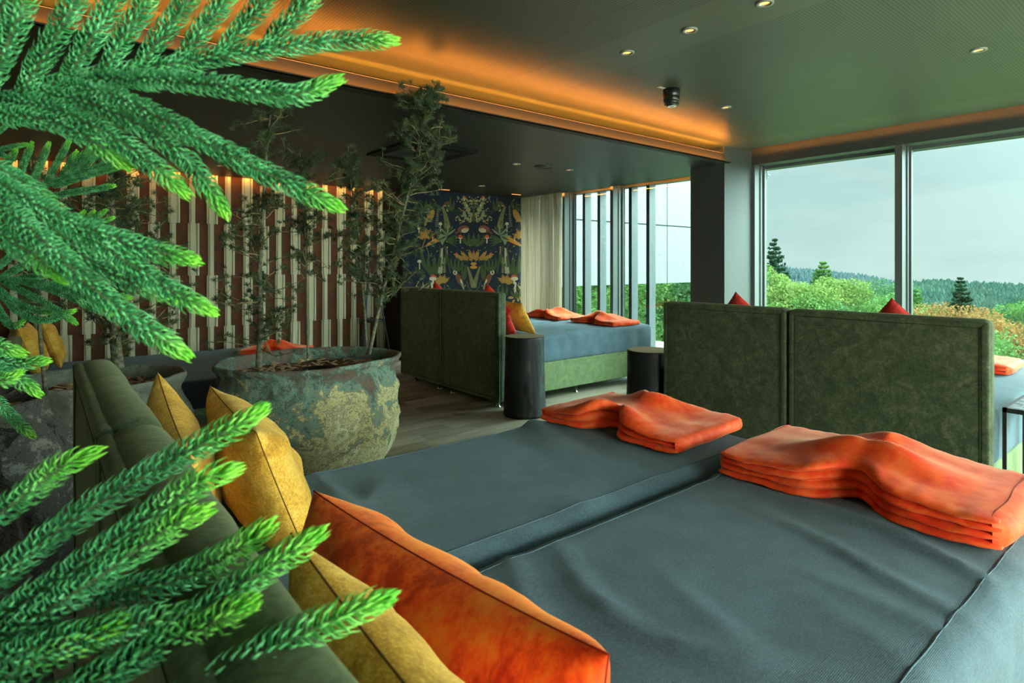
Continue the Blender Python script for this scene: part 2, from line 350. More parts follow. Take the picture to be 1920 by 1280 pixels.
def lathe(prof, n=64, fn=None):
    V, F = [], []
    for (r, z) in prof:
        for k in range(n):
            a_ = 2*PI*k/n; v = (r*math.cos(a_), r*math.sin(a_), z)
            V.append(fn(v, a_, r, z) if fn else v)
    for i in range(len(prof)-1):
        for k in range(n): F.append((i*n+k, i*n+(k+1) % n, (i+1)*n+(k+1) % n, (i+1)*n+k))
    return V, F
def disc(r, z, n=32, rings=1, fn=None, ell=1):
    V = [(0, 0, z)]; F = []
    for j in range(1, rings+1):
        for k in range(n):
            a_ = 2*PI*k/n; V.append((r*j/rings*math.cos(a_), r*j/rings*math.sin(a_)*ell, z))
    for k in range(n): F.append((0, 1+k, 1+(k+1) % n))
    for j in range(rings-1):
        for k in range(n): F.append((1+j*n+k, 1+(j+1)*n+k, 1+(j+1)*n+(k+1) % n, 1+j*n+(k+1) % n))
    if fn: V = [fn(v) for v in V]
    return V, F
def axis(a0, a1, r, step):
    e_ = [a0+r*(1-math.cos(t*PI/2/5)) for t in range(5)]
    m = max(1, int(round((a1-a0-2*r)/step)))
    mid = [a0+r+(a1-a0-2*r)*i/m for i in range(m+1)]
    return e_+mid+[a0+a1-v for v in reversed(e_)]
def roundbox(x0, x1, y0, y1, z0, z1, r, step=.1, fn=None, zstep=None):
    xs, ys, zs = axis(x0, x1, r, step), axis(y0, y1, r, step), axis(z0, z1, r, zstep or step)
    ix = {}; V = []; F = []
    def vid(p):
        k = (round(p[0], 6), round(p[1], 6), round(p[2], 6))
        if k not in ix: ix[k] = len(V); V.append(p)
        return ix[k]
    def face(A, B, f, flip):
        for i in range(len(A)-1):
            for j in range(len(B)-1):
                q_ = [vid(f(A[i], B[j])), vid(f(A[i+1], B[j])), vid(f(A[i+1], B[j+1])), vid(f(A[i], B[j+1]))]
                F.append(tuple(reversed(q_)) if flip else tuple(q_))
    face(xs, ys, lambda p, q_: (p, q_, z1), False); face(xs, ys, lambda p, q_: (p, q_, z0), True)
    face(xs, zs, lambda p, q_: (p, y0, q_), False); face(xs, zs, lambda p, q_: (p, y1, q_), True)
    face(ys, zs, lambda p, q_: (x1, p, q_), False); face(ys, zs, lambda p, q_: (x0, p, q_), True)
    out = []
    for p in V:
        c = (min(max(p[0], x0+r), x1-r), min(max(p[1], y0+r), y1-r), min(max(p[2], z0+r), z1-r))
        d = Vector(p)-Vector(c)
        n_ = d.normalized() if d.length > 1e-9 else Vector((0, 0, 1))
        q_ = Vector(c)+n_*r
        if fn: q_ = fn(q_, n_)
        out.append(tuple(q_))
    return out, F
def nz(p, s=1.0, seed=0): return mnoise.noise(Vector((p[0]*s+seed*13.7, p[1]*s-seed*7.1, p[2]*s+seed*3.3)))
# ================================================================ ROOM SHELL
ZM, ZL, XW, YB, YS = 2.85, 2.64, 6.85, 8.0, 8.65     # main ceiling, low ceiling, window wall, wallpaper wall, slatted wall
XL, YN = -2.6, -3.6
def struct(name, vf, m, smooth=False, parent=None, idx=None):
    o = obj(name, vf, m, parent, smooth, idx); o['kind'] = 'structure'; return o
struct('floor', box(XL, XW+.35, YN, 9.2, -.12, 0), M['floor'])
struct('ceiling', box(XL, 6.64, YN, 4.02, ZM, ZM+.025), M['ceil'])
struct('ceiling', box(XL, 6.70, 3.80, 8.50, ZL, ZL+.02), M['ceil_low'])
struct('ceiling', box(XL-.1, XW+.3, YN-.1, 9.3, 3.12, 3.25), M['paint'])
# beam between the two ceilings: fascia, ledge and trough for the light strips
struct('trim_1', join(box(XL, 6.24, 3.785, 3.80, ZL, 2.762), box(XL, 6.24, 4.12, 4.16, ZL+.02, 3.12),
                      box(XL, 6.24, 3.705, 3.785, ZL, ZL+.006), box(XL, 6.24, 3.705, 3.712, ZL, ZL+.016)), M['fascia'])
# window-side header with its recess, wall ends
struct('wall_right', join(box(XW, 7.42, YN, 9.2, 2.69, 3.12), box(XW, XW+.3, YN, 9.2, -.12, .06)), M['paint_col'])
struct('wall_left', join(box(XL-.12, XL, YN, 9.2, -.12, 3.12)), M['paint'])
struct('wall_near', join(box(XL, XW, YN-.15, YN, 2.69, 3.12), box(XL, XW, YN-.15, YN, -.12, .06), box(XL, -.43, YN-.15, YN, 0, 2.7)), M['paint_col'])
struct('trim_2', join(box(6.24, XW+.02, 3.79, 4.25, 0, 3.12)), M['paint_col'])           # pillar
n_win = 0
ys = [9.0, 7.107, 6.04, 4.25]
def mull(y0, y1): return box(XW, 7.13, y0, y1, .06, 2.69)
k = 3
for (y0, y1) in [(7.107, 7.165), (6.04, 6.10), (3.75, 3.80), (4.25, 4.3), (2.167, 2.234), (.584, .651), (-1.0, -.93), (-2.58, -2.51)]:
    struct('trim_%d' % k, join(mull(y0, y1), box(6.97, 6.995, y0-.012, y1+.012, .06, 2.69), box(7.05, 7.10, y0-.02, y1+.02, .06, 2.69)), M['alu']); k += 1
for i, (y0, y1) in enumerate([(7.165, 9.0), (6.10, 7.107), (4.3, 6.04), (2.234, 3.75), (.651, 2.167), (-.93, .584), (-2.51, -1.0), (-3.6, -2.58)]):
    g = struct('window_%d' % (i+1), box(7.09, 7.10, y0, y1, .1, 2.66), M['glass'])
    struct('window_frame', join(box(7.07, 7.12, y0, y1, .06, .12), box(7.07, 7.12, y0, y1, 2.655, 2.69)), M['alu'], parent=g)
nx = 5
for i in range(nx):
    x0 = -.4+(XW+.4)/nx*i; x1 = -.4+(XW+.4)/nx*(i+1)
    g = struct('window_%d' % (9+i), box(x0+.03, x1-.03, YN-.1, YN-.09, .06, 2.69), M['glass_fill'])  # unseen rear panes, added so daylight fills the foreground
    struct('window_frame', join(box(x0-.03, x0+.03, YN-.15, YN+.05, .06, 2.69)), M['alu'], parent=g)
# back walls
struct('wall_back', join(box(XL, 4.3, YS+.1, YS+.2, -.12, 3.12)), M['black_wall'])
struct('trim_30', box(4.30, 4.34, YB+.21, YS+.2, 0, ZL+.1), M['black_wall'])
struct('wall_back', box(4.30, XW+.1, YB+.007, YB+.2, 0, ZL+.1), M['black_wall'])
# light strips
def strip(vf, label, m=None, name='led_strip', grp=None):
    o = obj(name, vf, m or M['led']); return tag(o, label, 'light strip', grp)
strip(box(XL, 6.2, 3.7855, 3.789, 2.762, 2.7634), 'hair thin amber line standing in for light along the upper lip of the beam', M['lamp'])  # glowing sliver added in place of light spilling over the lip
strip(box(XL, 6.2, 3.845, 3.86, 2.692, 2.70), 'glowing amber light strip hidden in the trough above the long ceiling beam', M['led'])
strip(box(XL, 6.2, 3.735, 3.745, ZL+.006, ZL+.010), 'thin amber light strip on the lower ledge of the long ceiling beam', emis('warm_led_ledge', (1, .30, .03), 70))
strip(box(6.60, 6.612, YN, 3.78, ZM+.03, ZM+.038), 'amber light strip along the ceiling edge above the big view windows', emis('warm_led_window', (1, .36, .055), 26))
strip(box(6.66, 6.672, 4.26, 7.98, ZL+.025, ZL+.033), 'amber light strip along the low ceiling edge above the finned windows and curtain', M['led2'])
strip(box(XL, 4.28, 8.54, 8.552, ZL+.01, ZL+.018), 'amber light strip grazing the top of the slatted wall', emis('warm_led_slats', (1, .36, .055), 14))
# ---------------------------------------------------------------- slatted wall
sw = thing('slatted_wall_panel', (XL, YS, 0), 'rust brown wall panel with staggered pale green vertical slats behind the planters', 'wall panel')
L = sw.location
def loc(vf, l=L): return [tuple(Vector(p)-Vector(l)) for p in vf[0]], vf[1]
obj('backing', loc(box(XL, 4.30, YS, YS+.04, 0, 2.95)), M['rust'], sw)
brk = [2.95, 2.005, 1.32, .635, -.02]
colx = []
pxs = [715, 692, 665.6, 640, 611.6, 584, 554, 525, 495, 464, 430, 398]
for p in pxs: colx.append(atY(p, YS-.05))
st = (colx[0]-colx[-1])/11
while colx[-1] > XL+.3: colx.append(colx[-1]-st)
for i, x in enumerate(colx):
    for j in range(4):
        z1, z0 = brk[j], max(brk[j+1], 0)
        wide = (j % 2 == 0) if (i % 2 == 1) else (j % 2 == 1)
        if wide: vf = join(box(x-.062, x-.04, YS-.035, YS, z0, z1), box(x-.04, x+.022, YS-.06, YS, z0, z1), box(x+.022, x+.045, YS-.03, YS, z0, z1), box(x+.045, x+.066, YS-.06, YS, z0, z1))
        else: vf = join(box(x-.026, x+.022, YS-.045, YS, z0, z1), box(x-.044, x-.026, YS-.02, YS, z0, z1))
        obj('slat', loc(vf), M['slat'], sw)
# ---------------------------------------------------------------- wallpaper
pal = [('wallpaper_ground', (.009, .014, .024)), ('wallpaper_moss', (0.0396, 0.0612, 0.0180)), ('wallpaper_fern', (0.2160, 0.2088, 0.0720)), ('wallpaper_ochre', (0.3024, 0.1656, 0.0324)),
       ('wallpaper_red', (0.3600, 0.0612, 0.0288)), ('wallpaper_cream', (0.4464, 0.3960, 0.2736)), ('wallpaper_brown', (0.1224, 0.0468, 0.0252)), ('wallpaper_sage', (0.1440, 0.1872, 0.1224)), ('wallpaper_orange', (0.4176, 0.1872, 0.0216))]
pm = [plain(n_, c_, .8, spec=.2) for n_, c_ in pal]
WV, WF, WI = [], [], []
lay = [0]
def wpt(cx, cy):
    px, py = 760+cx/5.82, 340+cy/5.82
    X = atY(px, YB); d = CX*X+CY*YB
    return X, HC-(py-496)*d/FPX
def poly(pts, mi):
    lay[0] = (lay[0]+1) % 40
    for mir in (0, 1):
        q_ = [(1490-x, y) if mir else (x, y) for x, y in pts]
        w = [wpt(*p) for p in q_]
        if min(p[0] for p in w) < 4.32 or max(p[0] for p in w) > 6.84 or max(p[1] for p in w) > ZL or min(p[1] for p in w) < 0: continue
        k_ = len(WV); WV.extend([(x, YB-.0012-.00006*lay[0]-.00003*mir, z) for x, z in w]); f_ = tuple(range(k_, k_+len(w)))
        WF.append(f_); WI.append(mi)
def leaf(x, y, ang, ln, w, mi):
    ca, sa = math.cos(ang), math.sin(ang)
    P = [(0, 0), (.25, .42), (.55, .5), (.85, .25), (1, 0), (.85, -.25), (.55, -.5), (.25, -.42)]
    poly([(x+ca*a_*ln-sa*b_*w, y-sa*a_*ln-ca*b_*w) for a_, b_ in P], mi)
def stroke(pts, w, mi):
    for i in range(len(pts)-1):
        (x0, y0), (x1, y1) = pts[i], pts[i+1]; l_ = math.hypot(x1-x0, y1-y0) or 1; nx_, ny_ = -(y1-y0)/l_, (x1-x0)/l_
        w0 = w if not isinstance(w, list) else w[i]; w1 = w if not isinstance(w, list) else w[i+1]
        poly([(x0+nx_*w0/2, y0+ny_*w0/2), (x1+nx_*w1/2, y1+ny_*w1/2), (x1-nx_*w1/2, y1-ny_*w1/2), (x0-nx_*w0/2, y0-ny_*w0/2)], mi)
def oval(x, y, rx, ry, mi, ang=0, n=14, a0=0, a1=2*PI):
    ca, sa = math.cos(ang), math.sin(ang); P = []
    for k_ in range(n): t_ = a0+(a1-a0)*k_/(n-1 if a1-a0 < 6 else n); u, v = rx*math.cos(t_), ry*math.sin(t_); P.append((x+ca*u-sa*v, y+sa*u+ca*v))
    poly(P, mi)
def shroom(x, y, cw, ch, sh, cap, spots=0):
    poly([(x-cw*.10, y), (x+cw*.10, y), (x+cw*.14, y+sh), (x-cw*.14, y+sh)], 5)
    oval(x, y, cw/2, ch*.28, 5); oval(x, y, cw/2, ch, cap, a0=PI, a1=2*PI)
def fern(pts, w, n_, mi):
    stroke(pts, 3, mi); tot = len(pts)-1
    for i in range(n_):
        t_ = (i+.5)/n_*tot; s_ = int(t_); f_ = t_-s_; x = pts[s_][0]*(1-f_)+pts[s_+1][0]*f_; y = pts[s_][1]*(1-f_)+pts[s_+1][1]*f_
        a_ = math.atan2(-(pts[s_+1][1]-pts[s_][1]), pts[s_+1][0]-pts[s_][0]); ww = w*(1-.65*(i/n_))
        leaf(x, y, a_+1.15, ww, 7, mi); leaf(x, y, a_-1.15, ww, 7, mi)
def spray(x, y, ang, ln, n_, lw, mi):
    dx, dy = math.cos(ang)*ln, -math.sin(ang)*ln; stroke([(x, y), (x+dx, y+dy)], 5, mi)
    for i in range(n_):
        t_ = .15+.85*i/n_
        for s_ in (1, -1): leaf(x+dx*t_, y+dy*t_, ang+s_*(.9-.3*t_), lw*(1.15-.35*t_), lw*.34, mi)
    leaf(x+dx, y+dy, ang, lw, lw*.35, mi)
def kelp(x, y, w, h, n_, mi=1, seed=0):
    r_ = random.Random(seed)
    for i in range(n_):
        bx_ = x+(i-(n_-1)/2)*w/n_; cv = (i-(n_-1)/2)*w*.10; hh = h*(.65+.35*r_.random())
        stroke([(x+(bx_-x)*.35, y), (bx_+cv*.5, y-hh*.35), (bx_+cv, y-hh*.7), (bx_+cv*.6, y-hh)], [w/n_*.9, w/n_*.95, w/n_*.7, 2], mi)
# dark moss masses
for (x, y, w, h, n_, s_) in [(745, 700, 190, 150, 5, 1), (1175, 1010, 230, 320, 5, 2), (930, 980, 120, 180, 4, 3), (1240, 330, 150, 170, 4, 4), (1060, 1270, 110, 160, 3, 5), (850, 1060, 60, 160, 2, 6), (1250, 1260, 160, 90, 5, 7), (1000, 320, 90, 160, 3, 8)]: kelp(x, y, w, h, n_, 1, s_)
stroke([(745, 190), (745, 440)], 26, 1)
for i in range(46):
    r_ = random.Random(i); x = 745+r_.uniform(0, 165)*(1 if i % 2 else .6); y = 150+r_.uniform(40, 290); a_ = r_.uniform(-.6, 1.6)
    spray(x, y, a_, 26, 3, 17, 2 if i % 3 else 7)
for i in range(26):
    r_ = random.Random(i+90); oval(745+r_.uniform(5, 200), 160+r_.uniform(0, 120) if i < 12 else 370+r_.uniform(0, 60), 6, 6, 2 if i % 2 else 5)
for i in range(30):
    r_ = random.Random(i+200); leaf(745+r_.uniform(120, 210), 290+r_.uniform(0, 180), r_.uniform(0, 3), 20, 9, 3 if i % 3 == 0 else 1)
shroom(847, 185, 42, 30, 30, 4); shroom(1030, 262, 84, 44, 66, 6); shroom(1108, 470, 40, 26, 110, 5); shroom(890, 615, 52, 34, 60, 4)
oval(932, 795, 18, 18, 4); stroke([(932, 812), (932, 860)], 3, 7)
shroom(1336, 880, 48, 26, 80, 5); shroom(1188, 1060, 80, 46, 60, 4); shroom(1192, 612, 32, 20, 44, 6); shroom(1344, 520, 30, 24, 44, 5); shroom(1034, 720, 16, 12, 70, 3); shroom(1150, 1272, 64, 20, 6, 3)
oval(1190, 1062, 40, 22, 5); oval(1186, 1040, 36, 22, 4, a0=PI, a1=2*PI)
fern([(1028, 520), (1045, 400), (1085, 275)], 42, 22, 2); fern([(1150, 500), (1140, 380), (1135, 260)], 26, 12, 7)
fern([(1112, 1010), (1098, 860), (1090, 730)], 32, 26, 5); fern([(1062, 1000), (1064, 900), (1062, 830)], 18, 16, 2)
fern([(745, 1165), (775, 1050), (812, 930)], 34, 20, 2)
# long leaves fanning under the fern
for k_ in range(9): leaf(1030, 590, -.9+k_*.42, 150-8*abs(k_-4), 20, 1 if k_ % 2 else 7)
for k_ in range(5): leaf(1060, 640, 2.75+k_*.22, 160, 18, 1)
for k_ in range(8): leaf(1290, 1200, -.2+k_*.42, 110, 22, 1 if k_ % 2 else 2)
# ochre fungus shelf
poly([(1105, 580), (1150, 612), (1200, 640), (1262, 690), (1262, 708), (1215, 695), (1180, 680), (1140, 660), (1112, 650)], 8)
poly([(1088, 572), (1110, 580), (1112, 650), (1085, 700), (1068, 660), (1082, 610)], 7)
for k_ in range(3): spray(745+20+k_*38, 880-k_*10, 1.35-.42*k_, 110, 6, 34, 3)
spray(745, 850, PI/2, 70, 4, 30, 3); oval(745, 898, 34, 15, 8); oval(745, 936, 40, 17, 8); oval(745, 916, 12, 26, 3)
for a_ in (.2, .75, 1.3, 1.9, 2.5): spray(1090, 1110, a_, 74, 5, 32, 3)
for a_ in (.3, .9, 1.5, 2.1, 2.7): spray(1270, 620, a_, 84, 5, 36, 3)
stroke([(1270, 620), (1300, 700), (1330, 760)], 8, 3)
for a_ in (.4, 1.1, 1.9): spray(1310, 1270, a_, 70, 4, 28, 3)
# birds, as plain rounded shapes
def bird(x, y, s_):
    oval(x, y, 62*s_, 40*s_, 6, .25); oval(x-20*s_, y+14*s_, 40*s_, 24*s_, 5, .2); 
    for k_ in range(4): stroke([(x-50*s_, y-4*s_+k_*9*s_), (x+8*s_, y+2*s_+k_*9*s_)], 3, 6)
    leaf(x-66*s_, y-2, 0.1, 42*s_, 20*s_, 3); leaf(x+50*s_, y+26, -.5, 50*s_, 22*s_, 6)
bird(860, 520, 1)
oval(900, 1070, 32, 76, 6, .45); oval(870, 1120, 10, 60, 5, .35); oval(948, 992, 22, 26, 5); oval(950, 996, 11, 14, 6); leaf(880, 1100, -1.9, 90, 24, 7)
oval(1215, 375, 34, 74, 3, -.45); oval(1195, 322, 22, 24, 8); oval(1196, 322, 12, 13, 6); leaf(1260, 445, -1.1, 50, 22, 8)
stroke([(1205, 440), (1245, 425), (1300, 385)], [14, 22, 10], 7); oval(1255, 430, 22, 14, 7)
stroke([(665, 1080), (690, 1160), (720, 1190), (745, 1210)], [12, 16, 14, 12], 1); stroke([(655, 920), (648, 1000), (640, 1080)], [22, 26, 18], 1); stroke([(820, 915), (870, 930), (890, 960)], [10, 12, 4], 1)
stroke([(1060, 700), (1040, 800), (1015, 900), (1000, 1000)], [16, 22, 18, 14], 1); stroke([(1205, 1100), (1195, 1180), (1215, 1270)], [18, 24, 26], 5)
for i in range(140):
    r_ = random.Random(i+500); x, y = 745+r_.uniform(0, 600), r_.uniform(150, 1270); c_ = r_.choice([1, 1, 1, 2, 7, 3]); leaf(x, y, r_.uniform(0, 6.3), r_.uniform(14, 34), 8, c_)
for i in range(120):
    r_ = random.Random(i+900); leaf(r_.uniform(760, 1340), r_.uniform(1280, 2100), r_.uniform(0, 6.3), r_.uniform(30, 90), 26, r_.choice([1, 1, 2, 3, 7]))
bv, bf = box(4.30, XW, YB, YB+.006, 0, ZL)
k0 = len(WV); WV += bv; WF += [tuple(i+k0 for i in f_) for f_ in bf]; WI += [0]*6
wp = obj('wallpaper', (WV, WF), pm, idx=WI); tag(wp, 'midnight blue wallpaper with mirrored ferns, toadstools, birds and leaves', 'wallpaper')
# ---------------------------------------------------------------- curtain
V, F = [], []
n_ = 260
for i in range(n_+1):
    y = 7.98-1.02*i/n_; x = 6.63+.028*math.sin(i*.62)+.014*math.sin(i*1.37+1)+.01*math.sin(i*.21)
    for z in (ZL+.05, 1.9, 1.1, .5, .03): V.append((x+.008*math.sin(i*.3+z*3), y, z))
for i in range(n_):
    for j in range(4): a_ = i*5+j; F.append((a_, a_+5, a_+6, a_+1))
tag(obj('curtain', (V, F), M['sheer'], smooth=True), 'sheer beige floor length curtain gathered in the corner beside the blue wallpaper', 'curtain')
# ---------------------------------------------------------------- ceiling fittings
def ring(r0, r1, z0, z1, n=28): return lathe([(r0, z1), (r0, z0), (r1, z0), (r1, z1)], n)
def downlight(px, py, z, label, grp, r=.046, lamp=None):
    d = FPX*(z-HC)/(496-py); p = at(px, py, d); p.z = z
    t = thing('downlight', p, label, 'ceiling light', grp)
    obj('trim_ring', ring(r*.62, r, -.008, .004), M['trim'], t, True)
    obj('reflector', lathe([(r*.62, -.004), (r*.56, -.001), (r*.50, .0)], 28), M['chrome'], t, True)
    obj('bulb', disc(r*.52, -.0015, 28), lamp or M['lamp'], t)
G1, G2 = 'downlights in the main ceiling', 'downlights in the low ceiling'
downlight(1434, 5, ZM, 'round downlight cut by the top edge of the photo, nearest of the row of three', G1)
downlight(1293, 56, ZM, 'middle downlight of the diagonal row of three on the plain ceiling band', G1)
downlight(1176, 98, ZM, 'farthest downlight of the diagonal row of three on the plain ceiling band', G1)
downlight(1361, 200.6, ZM, 'small downlight right of the black smoke detector', G1)
downlight(1835, 93, ZM, 'downlight beside the panel joint at the upper right', G1)
downlight(585, 2, ZM, 'downlight peeking over the pine branch at the top edge', G1)
for px, py, lb in [(968, 307, 'downlight left of the round ceiling speaker'), (1067, 318, 'downlight right of the round ceiling speaker'), (903, 348, 'small downlight near the wallpaper wall'),
                   (815, 343, 'small downlight behind the leaning cedar'), (412, 310, 'small downlight above the slatted wall, right of the drooping pine branch'), (493, 258, 'downlight behind the tall cedar trunk'), (302, 235, 'downlight seen through the pine branches at the left')]:
    downlight(px, py, ZL, lb, G2, .05, M['lamp_dim'])
d = FPX*(ZL-HC)/(496-312); p = at(1020, 313, d); p.z = ZL
t = thing('ceiling_speaker', p, 'flat round dark speaker set in the low ceiling', 'speaker')
obj('grille', lathe([(0, -.006), (.10, -.006), (.102, 0)], 36), M['frame_dark'], t, True); obj('rim', ring(.102, .12, -.01, 0, 36), M['black'], t, True)
for px, py, lb in [(833, 355, 'short slotted light near the leaning cedar and wallpaper'), (968, 364, 'short slotted light above the curtain side of the wallpaper')]:
    d = FPX*(ZL-HC)/(496-py); p = at(px, py, d); p.z = ZL
    t = thing('slot_light', p, lb, 'ceiling light', 'slotted lights by the wallpaper', 0)
    obj('housing', box(-.10, .10, -.022, .022, -.004, .006), M['black'], t)
    for i in range(6): obj('lens', box(-.093+i*.032, -.067+i*.032, -.012, .012, -.007, -.004), M['lamp_dim'], t)
t = thing('air_conditioner_cassette', (3.12, 5.39, ZL), 'large square black air vent cassette in the low ceiling behind the leaning cedar', 'air vent')
fr0 = join(box(-.42, .42, -.43, -.30, -.02, 0), box(-.42, .42, .30, .43, -.02, 0), box(-.42, -.30, -.30, .30, -.02, 0), box(.30, .42, -.30, .30, -.02, 0))
obj('frame', fr0, plain('gloss_black_plastic', (.004, .004, .004), .6, spec=.15), t)
for i in range(9): obj('louvre', box(-.30, .30, -.28+i*.068, -.25+i*.068, -.018, -.004), M['black'], t)
p = Vector((3.90, 2.83, ZM)); t = thing('smoke_detector', p, 'black smoke detector with a white ring hanging from the main ceiling', 'smoke detector')
obj('base', lathe([(0, 0), (.066, 0), (.066, -.052), (.060, -.060), (.064, -.066), (.062, -.092), (.055, -.098), (0, -.098)], 40), plain('detector_black', (.012, .014, .013), .22), t, True)
obj('sensor_head', lathe([(.055, -.098), (.058, -.104), (.050, -.114), (.036, -.128), (.036, -.134), (0, -.134)], 40), plain('detector_head', (.016, .018, .017), .3), t, True)
for k_ in range(12):
    a_ = 2*PI*k_/12; obj('vent_fin', join(box(-.002, .002, .040, .056, -.122, -.104)), M['black'], t).rotation_euler = (0, 0, a_)
obj('white_ring', join(ring(.018, .034, -.137, -.133, 30)), plain('detector_white', (.7, .72, .7), .4), t, True)
obj('identification_tag', box(-.14, -.07, .00, .03, -.003, -.001), plain('tag_white', (.6, .64, .6), .5), t)
# ================================================================ OUTSIDE
struct('floor', box(7.42, 9.6, -8, 16, -.3, -.06), M['terrace'])
grp = 'vertical fins outside the corner windows'
for i, px in enumerate([1093, 1121, 1150, 1180, 1213]):
    y = atX(px+4, 7.2)
    lb = ['leftmost grey vertical fin outside the finned window beside the curtain', 'second grey fin from the curtain, outside the left finned window', 'grey fin half hidden behind the window mullion', 'grey fin just right of the mullion', 'rightmost grey fin, in front of the white panels'][i]
    tag(obj('facade_fin', box(7.17, 7.32, y-.03, y+.03, -.3, 3.3), plain('fin_grey', (.045, .062, .064), .4, metal=.2)), lb, 'fin', grp)
b = thing('building', (14, 12, .85), 'white panelled wing of the building jutting over the trees outside the finned windows', 'building')
Lb = b.location
for (x0, x1) in [(7.6, 16.28), (16.32, 22.7)]:
    for (z0, z1) in [(.85, 2.74), (2.78, 5.2), (5.24, 9)]:
        o = obj('panel', loc(box(x0, x1, 12, 12.06, z0, z1), Lb), M['facade'], b)
rv = [box(x_-.02, x_+.02, 11.99, 12, z_-.02, z_+.02) for x_ in (15.9, 16.7, 21.9) for z_ in (1.0, 1.8, 2.6, 2.95, 4.0)]
obj('rivets', loc(join(*rv), Lb), M['joint'], b); obj('core', loc(box(7.6, 22.7, 12.06, 12.5, .86, 9), Lb), M['joint'], b)
obj('corner_bracket', loc(join(box(22.7, 22.95, 11.9, 12, 5.05, 5.1), box(22.7, 22.85, 11.9, 12, 5.5, 5.55), box(22.72, 22.76, 11.9, 12, 4.9, 5.7)), Lb), M['joint'], b)
# ground falling away into the valley
V, F = [], []
xs_ = [9.5, 14, 22, 40, 70, 120, 200, 320, 520]; ys_ = [-400, -150, -40, 0, 20, 50, 100, 200, 420]
for x in xs_:
    for y in ys_: V.append((x, y, -3.2-(x-9.5)*.13 if x < 120 else -17.5-(x-120)*.02))
for i in range(len(xs_)-1):
    for j in range(len(ys_)-1): a_ = i*9+j; F.append((a_, a_+9, a_+10, a_+1))
o = obj('valley_meadow', (V, F), M['meadow'], smooth=True); tag(o, 'green valley ground sloping away below the windows', 'ground', kind='structure')
def quads(pts, size, rng, flat=0.0):
    """leaf quads at the given points, as one mesh"""
    n_ = len(pts); P = np.array(pts); a1 = rng.normal(size=(n_, 3)); a1 /= np.linalg.norm(a1, axis=1)[:, None]
    a2 = rng.normal(size=(n_, 3)); a2 -= (a2*a1).sum(1)[:, None]*a1; a2 /= np.linalg.norm(a2, axis=1)[:, None]
    s_ = (size*rng.uniform(.6, 1.3, n_))[:, None]
    V = np.stack([P-a1*s_, P+a2*s_*.55, P+a1*s_, P-a2*s_*.55], 1).reshape(-1, 3)
    F = np.arange(n_*4).reshape(-1, 4)
    return V.tolist(), F.tolist()
def leafy(seed, h, w, n_, kind):
    rng = np.random.default_rng(seed); pts = []
    if kind == 'round':
        cl = [(rng.normal()*w*.24, rng.normal()*w*.24, h*(.30+.62*rng.random()), w*rng.uniform(.13, .22)) for _ in range(26)]
        cl = [(x*(1.25-(z/h-.35)), y*(1.25-(z/h-.35)), z, r) for x, y, z, r in cl]
    else:
        cl = []
        for i in range(40):
            u = (i+.5)/40; rr_ = w*.50*(1-u)**.62; a_ = rng.uniform(0, 6.28); q_ = rng.uniform(.2, 1)*rr_*(.25 if u > .88 else 1)
            cl.append((q_*math.cos(a_), q_*math.sin(a_), h*(.12+.86*u), max(w*.17*(1-u), w*.05)))
    wsum = sum(c_[3]**2 for c_ in cl)
    for (x, y, z, r) in cl:
        m = int(n_*r*r/wsum); d_ = rng.normal(size=(m, 3)); d_ /= np.linalg.norm(d_, axis=1)[:, None]; rad_ = r*(rng.random(m)**.35)
        q_ = d_*rad_[:, None]*np.array([1, 1, .8])+np.array([x, y, z]); pts.append(q_)
    return np.concatenate(pts), cl
def conifer_pts(seed, h, w, n_):
    rng = np.random.default_rng(seed); P = []
    for k_ in range(34):
        z = h*(.12+.87*k_/34); R = w/2*(1-k_/34)**.85+.06
        for b_ in range(9):
            z = h*(.12+.87*(k_+rng.uniform(-.8, .8)*(1-k_/34))/34); a_ = rng.uniform(0, 6.28); m = max(3, int(n_/34/9*(1.7*(1-k_/34)+.35))); t_ = rng.random(m)**.7
            P.append(np.stack([np.cos(a_)*R*t_+rng.normal(0, .05*w*.4*(1.02-k_/34), m), np.sin(a_)*R*t_+rng.normal(0, .05*w*.4*(1.02-k_/34), m), z-R*.30*t_+.35*R*t_**3+rng.normal(0, .26*(1.05-k_/36), m)], 1))
    return np.concatenate(P)
proto = {}
def tree_mesh(kind, h, w, seed, mat, ls=.11, n_=5200):
    rng = np.random.default_rng(seed)
    if kind == 'conifer': pts = conifer_pts(seed, h, w, n_); tw = []
    else:
        pts, cl = leafy(seed, h, w, n_, kind); tw = [tube([(0, 0, h*.15), (c_[0]*.5, c_[1]*.5, (h*.15+c_[2])*.55), c_[:3]], [.07, .04, .015], 5, False) for c_ in cl[:14]]
    pts[:, 2] += h-np.percentile(pts[:, 2], 99.6); me = bpy.data.meshes.new('foliage'); v, f = quads(pts, ls, rng); me.from_pydata(v, [], f); me.materials.append(M[mat])
    tm = bpy.data.meshes.new('trunk'); v, f = join(tube([(0, 0, 0), (.05, 0, h*.5), (0, 0, h*.92)], [.16, .1, .02], 8), *tw); tm.from_pydata(v, [], f); tm.materials.append(M['bark'])
    return me, tm
def plant(name, px, topy, d, key, label, group='trees beyond the windows', cat='tree', depth_off=0):
    kind, h, w, mat, seed, ls, n_ = key
    if key not in proto: proto[key] = tree_mesh(kind, h, w, seed, mat, ls, n_)
    me, tm = proto[key]; top = at(px, topy, d)
    t = thing(name, (top.x, top.y, top.z-h), label, cat, group, rz=(px*.37) % 6.28)
    a_ = bpy.data.objects.new('foliage', me); b_ = bpy.data.objects.new('trunk', tm)
    for o in (a_, b_): C.objects.link(o); o.parent = t
K_birch = ('round', 11, 6.5, 'leaf_yellow', 3, .105, 19000); K_br = ('conifer', 13, 8.0, 'leaf_bright', 5, .12, 22000); K_mid = ('round', 11, 7.5, 'leaf_mid', 9, .105, 19000)
